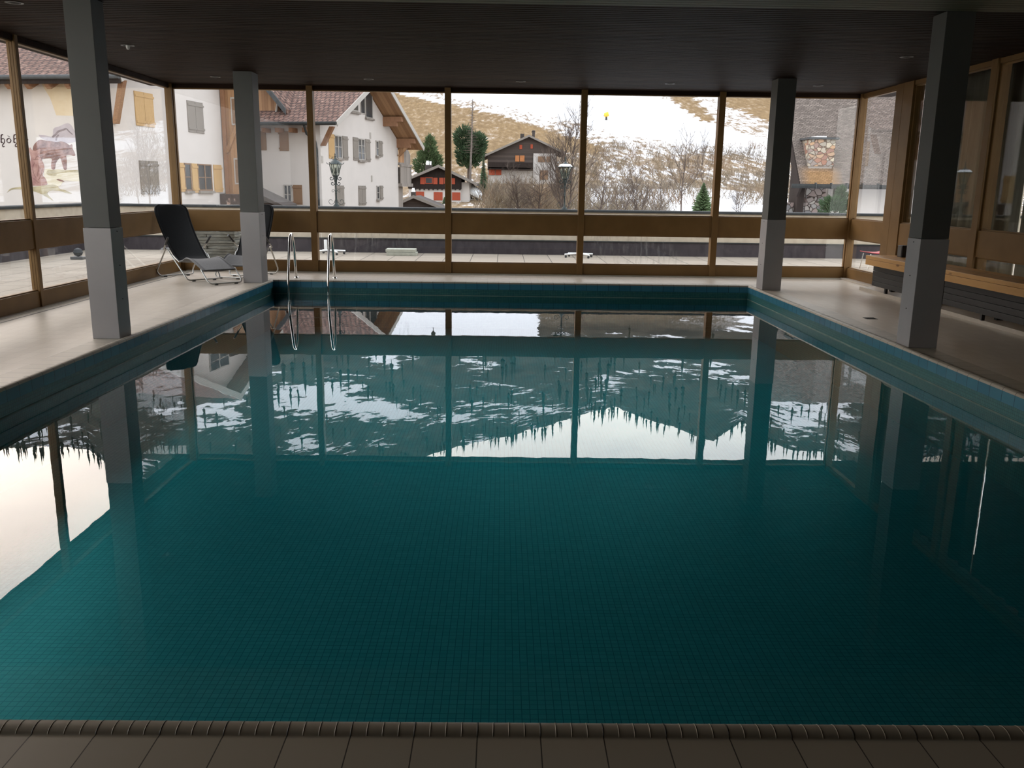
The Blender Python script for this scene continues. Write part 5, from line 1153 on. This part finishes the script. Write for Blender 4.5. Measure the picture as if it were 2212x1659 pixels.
for _ in range(120): bush(random.uniform(1240, 1440), random.uniform(68, 90), 8, random.uniform(1.0, 1.9), 0.022)
o = mb.build('undergrowth', 'brush', None, fix=False); tag(o, 'dense brown leafless scrub covering the lower slope', 'undergrowth', None, 'stuff')
M['larch'] = plain('winter_larch', (0.035, 0.036, 0.026), 0.9, 0, 0.1, 0.3, 0.3)
# ---- larches high on the mountain, one mass
mb = MB()
for i in range(900):
    a = random.uniform(-0.62, 0.62); az = math.atan(a); r = random.choice((random.uniform(860, 899), random.uniform(500, 890), random.uniform(420, 880)))
    if noise.noise(Vector((a*9, r*0.01, 7))) < -0.15 and r < 855: continue
    hgt = random.uniform(9, 20); w_ = hgt*random.uniform(0.05, 0.09); mb.lathe([(w_*0.15, -1), (w_*0.15, hgt*0.10), (w_, hgt*0.16), (w_*0.5, hgt*0.34), (w_*0.85, hgt*0.36), (w_*0.4, hgt*0.56), (w_*0.6, hgt*0.58), (w_*0.2, hgt*0.80), (0.03, hgt)], (r*math.sin(az), r*math.cos(az), terrain(az, r)), 5)
o = mb.build('forest', 'larch', None, fix=False); tag(o, 'scattered dark larches up to the mountain ridge', 'forest', None, 'stuff')
# ---- snow gun on the piste
b = place(1309, 277, 235); k = b.y/F*0.75
t_ = thing('snow_gun', 'yellow snow gun standing on the ski slope', 'snow gun', tuple(b))
z = b.z
MB().lathe([(4*k, 0), (3*k, 3*k), (2.4*k, 9*k), (3*k, 10*k)], (b.x, b.y, z), 10).build('stand', 'black_metal', t_)
MB().tube([(b.x - 6*k, b.y, z + 13*k), (b.x - 2*k, b.y - 1*k, z + 14*k), (b.x + 6*k, b.y - 2*k, z + 16*k)], [5.2*k, 6*k, 6.4*k], 14).build('fan_barrel', 'yellow', t_, smooth=True)
MB().tube([(b.x - 7*k, b.y, z + 13*k), (b.x - 6*k, b.y, z + 13*k)], 4*k, 12).build('nozzle_ring', 'black_metal', t_)
# ================================================================== SKY
wd = bpy.data.worlds.new('sky'); sc.world = wd; wd.use_nodes = True
t = wd.node_tree; t.nodes.clear()
o = t.nodes.new('ShaderNodeOutputWorld')
tc = t.nodes.new('ShaderNodeTexCoord')
dirv = nd(t, 'ShaderNodeVectorMath', {'operation': 'NORMALIZE'}, i0=tc.outputs['Generated']).outputs[0]
s = nd(t, 'ShaderNodeSeparateXYZ', Vector=dirv)
base = ramp(t, s.outputs[2], [(0.0, (0.95, 0.92, 0.88)), (0.30, (0.97, 0.97, 0.98)), (0.7, (0.80, 0.86, 0.96))])
cv = nd(t, 'ShaderNodeMapping', Vector=dirv, Scale=(1.2, 1.2, 3.5)).outputs[0]
cn = noi(t, cv, 2.1, 5, 0.55)
col = mixc(t, ramp(t, cn, [(0.38, (0, 0, 0)), (0.66, (1, 1, 1))]), (0.66, 0.66, 0.72, 1), (1.10, 1.06, 1.0, 1))
col = mixc(t, 1.0, base, col, 'MULTIPLY')
g = Vector((-0.60, 0.72, 0.42)).normalized()
dt = nd(t, 'ShaderNodeVectorMath', {'operation': 'DOT_PRODUCT'}, i0=dirv, i1=tuple(g)).outputs['Value']
lobe = mth(t, 'POWER', mth(t, 'MAXIMUM', dt, 0.0), 9.0)
glow = mixc(t, lobe, (0, 0, 0, 1), (1.0, 0.74, 0.60, 1))
col = mixc(t, 1.0, col, glow, 'ADD')
bg = nd(t, 'ShaderNodeBackground', Color=col, Strength=SKY)
t.links.new(bg.outputs[0], o.inputs[0])
sc.cycles.max_bounces = 10; sc.cycles.diffuse_bounces = 4; sc.cycles.glossy_bounces = 5; sc.cycles.transmission_bounces = 6; sc.cycles.transparent_max_bounces = 24
sc.cycles.caustics_reflective = False; sc.cycles.caustics_refractive = False
sc.cycles.sample_clamp_indirect = 6.0
sc.cycles.use_denoising = True
